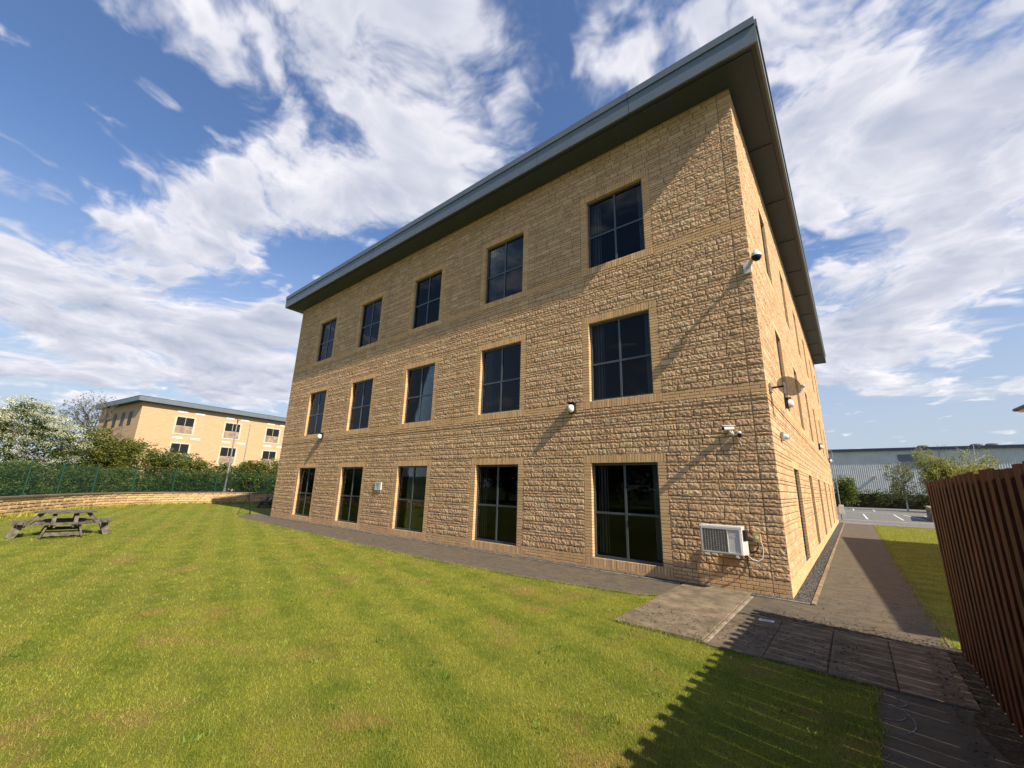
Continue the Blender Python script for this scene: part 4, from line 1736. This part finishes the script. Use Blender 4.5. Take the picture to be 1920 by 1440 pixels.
def twigs(m, p, d, ln, r_, lv):
    q_ = p + d * ln
    m.tube([p, (p + q_) / 2 + Vector((rgb.uniform(-.06, .06) * ln, rgb.uniform(-.06, .06) * ln, 0)), q_], [r_, r_ * .8, r_ * .6], 5 if lv > 2 else 3, caps=False)
    if lv == 0:
        return
    for _ in range(3 if lv < 4 else 4):
        nd = (d + Vector((rgb.uniform(-.75, .75), rgb.uniform(-.75, .75), rgb.uniform(-.15, .55)))).normalized()
        twigs(m, p + d * ln * rgb.uniform(.55, 1.0), nd, ln * rgb.uniform(.55, .78), r_ * .58, lv - 1)


twigs(m, Vector((0, 0, 0)), Vector((0, 0, 1)), 4.0, .16, 5)
m.build('trunk', 'twig', bt)
crown('crown', bt, 77, [(0, 0, 8.2, 2.0, 2.2, 2.4), (0, -2, 7.0, 1.4, 1.4, 1.6)], 1700, .07, [(.10, .095, .05), (.085, .09, .045)], 'leaf', .2, .5, 6)
bt2 = empty('bare_tree', (-60, -13.2, 0))
tag(bt2, 'sparse dark tree at the left edge beyond the hawthorn', 'tree')
m = Mesh()
twigs(m, Vector((0, 0, 0)), Vector((0, .05, 1)).normalized(), 3.6, .15, 5)
m.build('trunk', 'twig', bt2)
crown('crown', bt2, 78, [(0, 0, 7.4, 2.0, 2.0, 2.0)], 2500, .08, GD, 'leaf', .3, .5, 6)

# ------------------------------------------------------------------ far building on the left (twin of the office)
nb = empty('far_office_building', (-73.23, .54, 0), math.atan2(20.32, -2.87))
tag(nb, 'far buff stone office block with grey roof behind the shrubs', 'building')
# local x runs along the lit wall, local y runs back along the shaded gable
NL, ND = 30.0, 17.0
Mesh().box(.72, NL, .72, ND, -.5, 12.02).build('wall', 'far_stone', nb)
m = Mesh()
m.box(0, NL + .7, 0, ND + .7, 12.06, 12.70)
nr = m.build('roof', 'fascia', nb)
Mesh().box(.03, NL + .66, .03, ND + .66, 12.025, 12.058).build('soffit', 'soffit', nr)
Mesh().box(-.02, NL + .72, -.02, ND + .72, 12.705, 12.745).build('coping', 'clad_dark', nr)
for k in range(4):
    for (zs_, zh) in ((8.25, 10.56), (4.3, 6.70), (.3, 2.6)):
        a = 4.95 + 6.47 * k
        w = Mesh()
        w.box(a - .25, a + 2.4, .68, .718, zs_ - .22, zh + .2)
        wo_ = w.build('window', 'pale_stone', nb)
        Mesh().box(a, a + 2.13, .655, .676, zs_, zs_ + 1.02).build('spandrel', 'far_panel', wo_)
        Mesh().box(a, a + 1.03, .65, .676, zs_ + 1.08, zh).build('pane', 'glass_far' if 'glass_far' in M else 'dark', wo_)
        Mesh().box(a + 1.10, a + 2.13, .65, .676, zs_ + 1.08, zh).build('pane', 'dark', wo_)
    for z in (11.22, 7.42):
        for dx in (-.1, 2.15):
            Mesh().box(4.95 + 6.47 * k + dx, 4.95 + 6.47 * k + dx + 1.25, .69, .719, z, z + .28).build('vent_panel', 'white_plastic', nb)
for k, yy in enumerate((3.6, 6.4, 9.6, 13.0)):
    for (zs_, zh) in ((8.9, 10.9), (5.0, 7.0)):
        w = Mesh().box(.70, .719, yy, yy + 1.3, zs_, zh).build('window', 'dark', nb)
        Mesh().box(.69, .699, yy + .61, yy + .69, zs_, zh).build('mullion', 'frame', w)
nb.rotation_euler = (0, 0, math.atan2(20.32, -2.87))
nb.scale = (1, 1, 1)

# ------------------------------------------------------------------ far right: warehouse, hedge, trees
wh = empty('warehouse', (-30, 104, 0))
tag(wh, 'long grey corrugated metal warehouse beyond the car park', 'warehouse')
WW, WHH = 78.0, 11.4
sheet_me = None
for k in range(26):
    if sheet_me is None:
        m = Mesh()
        nrb = 9
        for i in range(nrb):
            xa = 3.0 * i / nrb
            p = [(xa, 0), (xa + .17, 0), (xa + .21, -.06), (xa + .29, -.06), (xa + .333, 0)]
            for j in range(4):
                m.add([(p[j][0], p[j][1], 0), (p[j + 1][0], p[j + 1][1], 0), (p[j + 1][0], p[j + 1][1], WHH), (p[j][0], p[j][1], WHH)], [(0, 1, 2, 3)])
        sheet_me = m.data('cladding_sheet')
        sheet_me.materials.append(M['clad'])
    link('cladding_sheet', sheet_me, wh, (k * 3.0, -.02, 0))
Mesh().box(0, WW, .15, 40, 0, WHH).build('wall', 'clad', wh)
m = Mesh()
m.add([(-.4, -.5, WHH + .15), (WW + .4, -.5, WHH + .15), (WW + .4, 20, WHH + 1.6), (-.4, 20, WHH + 1.6), (WW + .4, 41, WHH + .1), (-.4, 41, WHH + .1)], [(0, 1, 2, 3), (3, 2, 4, 5)])
rf = m.build('roof', 'clad', wh)
Mesh().box(-.4, WW + .4, -.55, -.1, WHH - .35, WHH + .13).build('eaves_trim', 'clad_dark', rf)
Mesh().box(38.9, 42.0, -.16, -.125, 7.6, 10.2).build('louvre_panel', 'roof', wh)
for x in (43.8, 51.5, 53.6):
    Mesh().lathe([(0.0, .55), (.6, .5), (.9, .35), (.9, .2), (.8, 0)], 12, (x, 8.5, WHH + .75), 'z').build('roof_vent', 'slate', rf)
Mesh().box(34.6, 35.1, -.5, -.12, 5.6, 5.9).build('floodlight', 'galv', wh)

hg = empty('clipped_hedge', (8, 87, 0))
tag(hg, 'long clipped dark green hedge at the end of the car park', 'hedge')
hbl = [(-14 + i * 1.5, R.uniform(-.15, .15), 1.45, 1.15, 1.1, 1.5 + R.uniform(-.12, .12)) for i in range(20)]
crown('crown', hg, 91, hbl, 15000, .12, GD + GA[:2], 'leaf', .75)
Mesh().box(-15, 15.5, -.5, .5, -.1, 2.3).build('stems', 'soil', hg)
bu = shrub((.3, 83.5, 0), 1.7, 1.6, 5.4, 92, 'bright green bush standing above the hedge beside the lamp post', [(.10, .135, .022), (.13, .16, .03)], 3600, .14, 'bush', 'bushes by the car park', 'bright_bush')


def right_tree(loc, h, rx, seed, label, cols, n, size, bark='white_bark', blobs=None, name='birch_tree'):
    r = empty(name, loc)
    tag(r, label, 'tree', 'trees by the warehouse')
    rg_ = random.Random(seed)
    bl = blobs or [(rg_.uniform(-.55, .55) * rx, rg_.uniform(-.4, .4) * rx, h * rg_.uniform(.3, .86), rx * rg_.uniform(.3, .55), rx * rg_.uniform(.3, .5), h * rg_.uniform(.1, .16)) for _ in range(15)]
    crown('crown', r, seed, bl, n, size, cols, 'leaf_soft', .25, 1.6, 8, (1.4, 1.4, 2.6))
    limbs(r, seed, h * .95, .11, rx * .9, 12, 'trunk', bark, .02, .2)
    return r


GW = [(.26, .27, .09), (.31, .31, .11), (.20, .22, .075), (.36, .33, .12)]
right_tree((6.6, 70, 0), 6.8, 2.1, 101, 'slender pale birch tree in front of the warehouse louvre', [(.18, .19, .09), (.23, .23, .12)], 2800, .10)
right_tree((10.7, 70, 0), 9.2, 3.0, 102, 'wide willow tree with drooping light green foliage before the warehouse', GW, 12000, .10, 'bark', None, 'willow_tree')
right_tree((13.9, 70, 0), 9.2, 2.4, 103, 'thin white stemmed birch right of the willow', GW, 2600, .10)
right_tree((13.0, 66, 0), 6.4, 3.2, 104, 'low yellow green sallow between the willow and the fence', [(.34, .29, .09), (.28, .27, .09)], 4500, .11, 'bark', None, 'sallow_tree')
right_tree((17.2, 68, 0), 5.4, 2.4, 105, 'small pale sapling showing above the timber fence', [(.20, .18, .07), (.15, .15, .07)], 3600, .10)

# low stone stub wall at the right of the car park
sw = empty('stub_wall', (6.3, 46, 0), math.radians(-4))
tag(sw, 'short rough stone wall at the edge of the car park beside the fence', 'wall')
for k in range(4):
    x = 0
    while x < 12:
        ln = R.uniform(.5, .9)
        Mesh().box(R.uniform(-.03, .03), .5, -8 + x + .01, -8 + x + ln - .01, k * .28 + .01, (k + 1) * .28 - .01, jit((.30, .24, .17), .25, .05)).build('stone', 'lowstone', sw)
        x += ln

# ------------------------------------------------------------------ house out of view on the right: its eaves corner shows and it shades the path
hs = empty('neighbour_house', (6.55, 14.83, 0), math.radians(3.4))
tag(hs, 'pale neighbouring house with slate roof whose eaves corner shows at the right edge', 'house')
Mesh().box(.45, 8.5, -16.2, -.45, 0, 5.25).build('wall', 'render', hs)
m = Mesh()
m.add([(0, -16.8, 5.36), (0, 0, 5.36), (8.95, 0, 5.36), (8.95, -16.8, 5.36), (4.4, -12.4, 7.6), (4.4, -4.4, 7.6)],
      [(0, 4, 5, 1), (1, 5, 2, 2), (2, 5, 4, 3)] if False else [(0, 1, 5, 4), (2, 3, 4, 5)], [(1, 2, 5), (3, 0, 4)])
rf = m.build('roof', 'slate', hs)
Mesh().box(.02, 8.93, -16.78, -.02, 5.22, 5.355).build('soffit', 'white_plastic', rf)
m = Mesh().tube([(-.06, -16.8, 5.33), (-.06, .06, 5.33)], .06, 8)
m.build('gutter', 'clad_dark', rf)
Mesh().tube([(-.06, .06, 5.33), (9.0, .06, 5.33)], .06, 8).build('gutter', 'clad_dark', rf)
Mesh().tube([(.5, -.3, 5.2), (.47, -.40, 4.9), (.45, -.42, .1)], .04, 8).build('downpipe', 'white_plastic', hs)

# hill on the left horizon
m = Mesh()
rows = []
for i in range(28):
    a = math.radians(62 + i * 2.6)
    x, y_ = -math.sin(a) * 620, math.cos(a) * 620 - 60
    hh = 62 * math.exp(-((i - 16.2) / 4.2) ** 2) + 10 + 3 * math.sin(i * 1.9)
    rows.append(((x * .9, y_ * .9, -5), (x, y_, hh * .8), (x * 1.15, y_ * 1.15, hh)))
vv = [p for r_ in rows for p in r_]
qq = []
for i in range(27):
    for k in (0, 1):
        qq.append((i * 3 + k, (i + 1) * 3 + k, (i + 1) * 3 + k + 1, i * 3 + k + 1))
m.add(vv, qq)
m.build('hill', 'hill')['kind'] = 'structure'

# trees behind the viewer that the ground floor windows mirror
for k, (x, y_, h_) in enumerate([(-4, -27, 9), (-11, -29, 10), (-18, -28, 9.5), (-25, -30, 10.5), (-33, -31, 10), (3, -30, 9.5), (-41, -33, 10), (-7.5, -31, 9.5), (-21.5, -33, 10), (-29, -34, 10)]):
    r = empty('garden_tree', (x, y_, 0))
    tag(r, 'broad dark tree across the lawn mirrored in the ground floor windows', 'tree', 'trees mirrored in the windows')
    crown('crown', r, 200 + k, blob_set(random.Random(k), 4.2, 3.2, h_, 8), 3600, .26, GD)
    limbs(r, 200 + k, h_ * .7, .2, 3.0, 7)
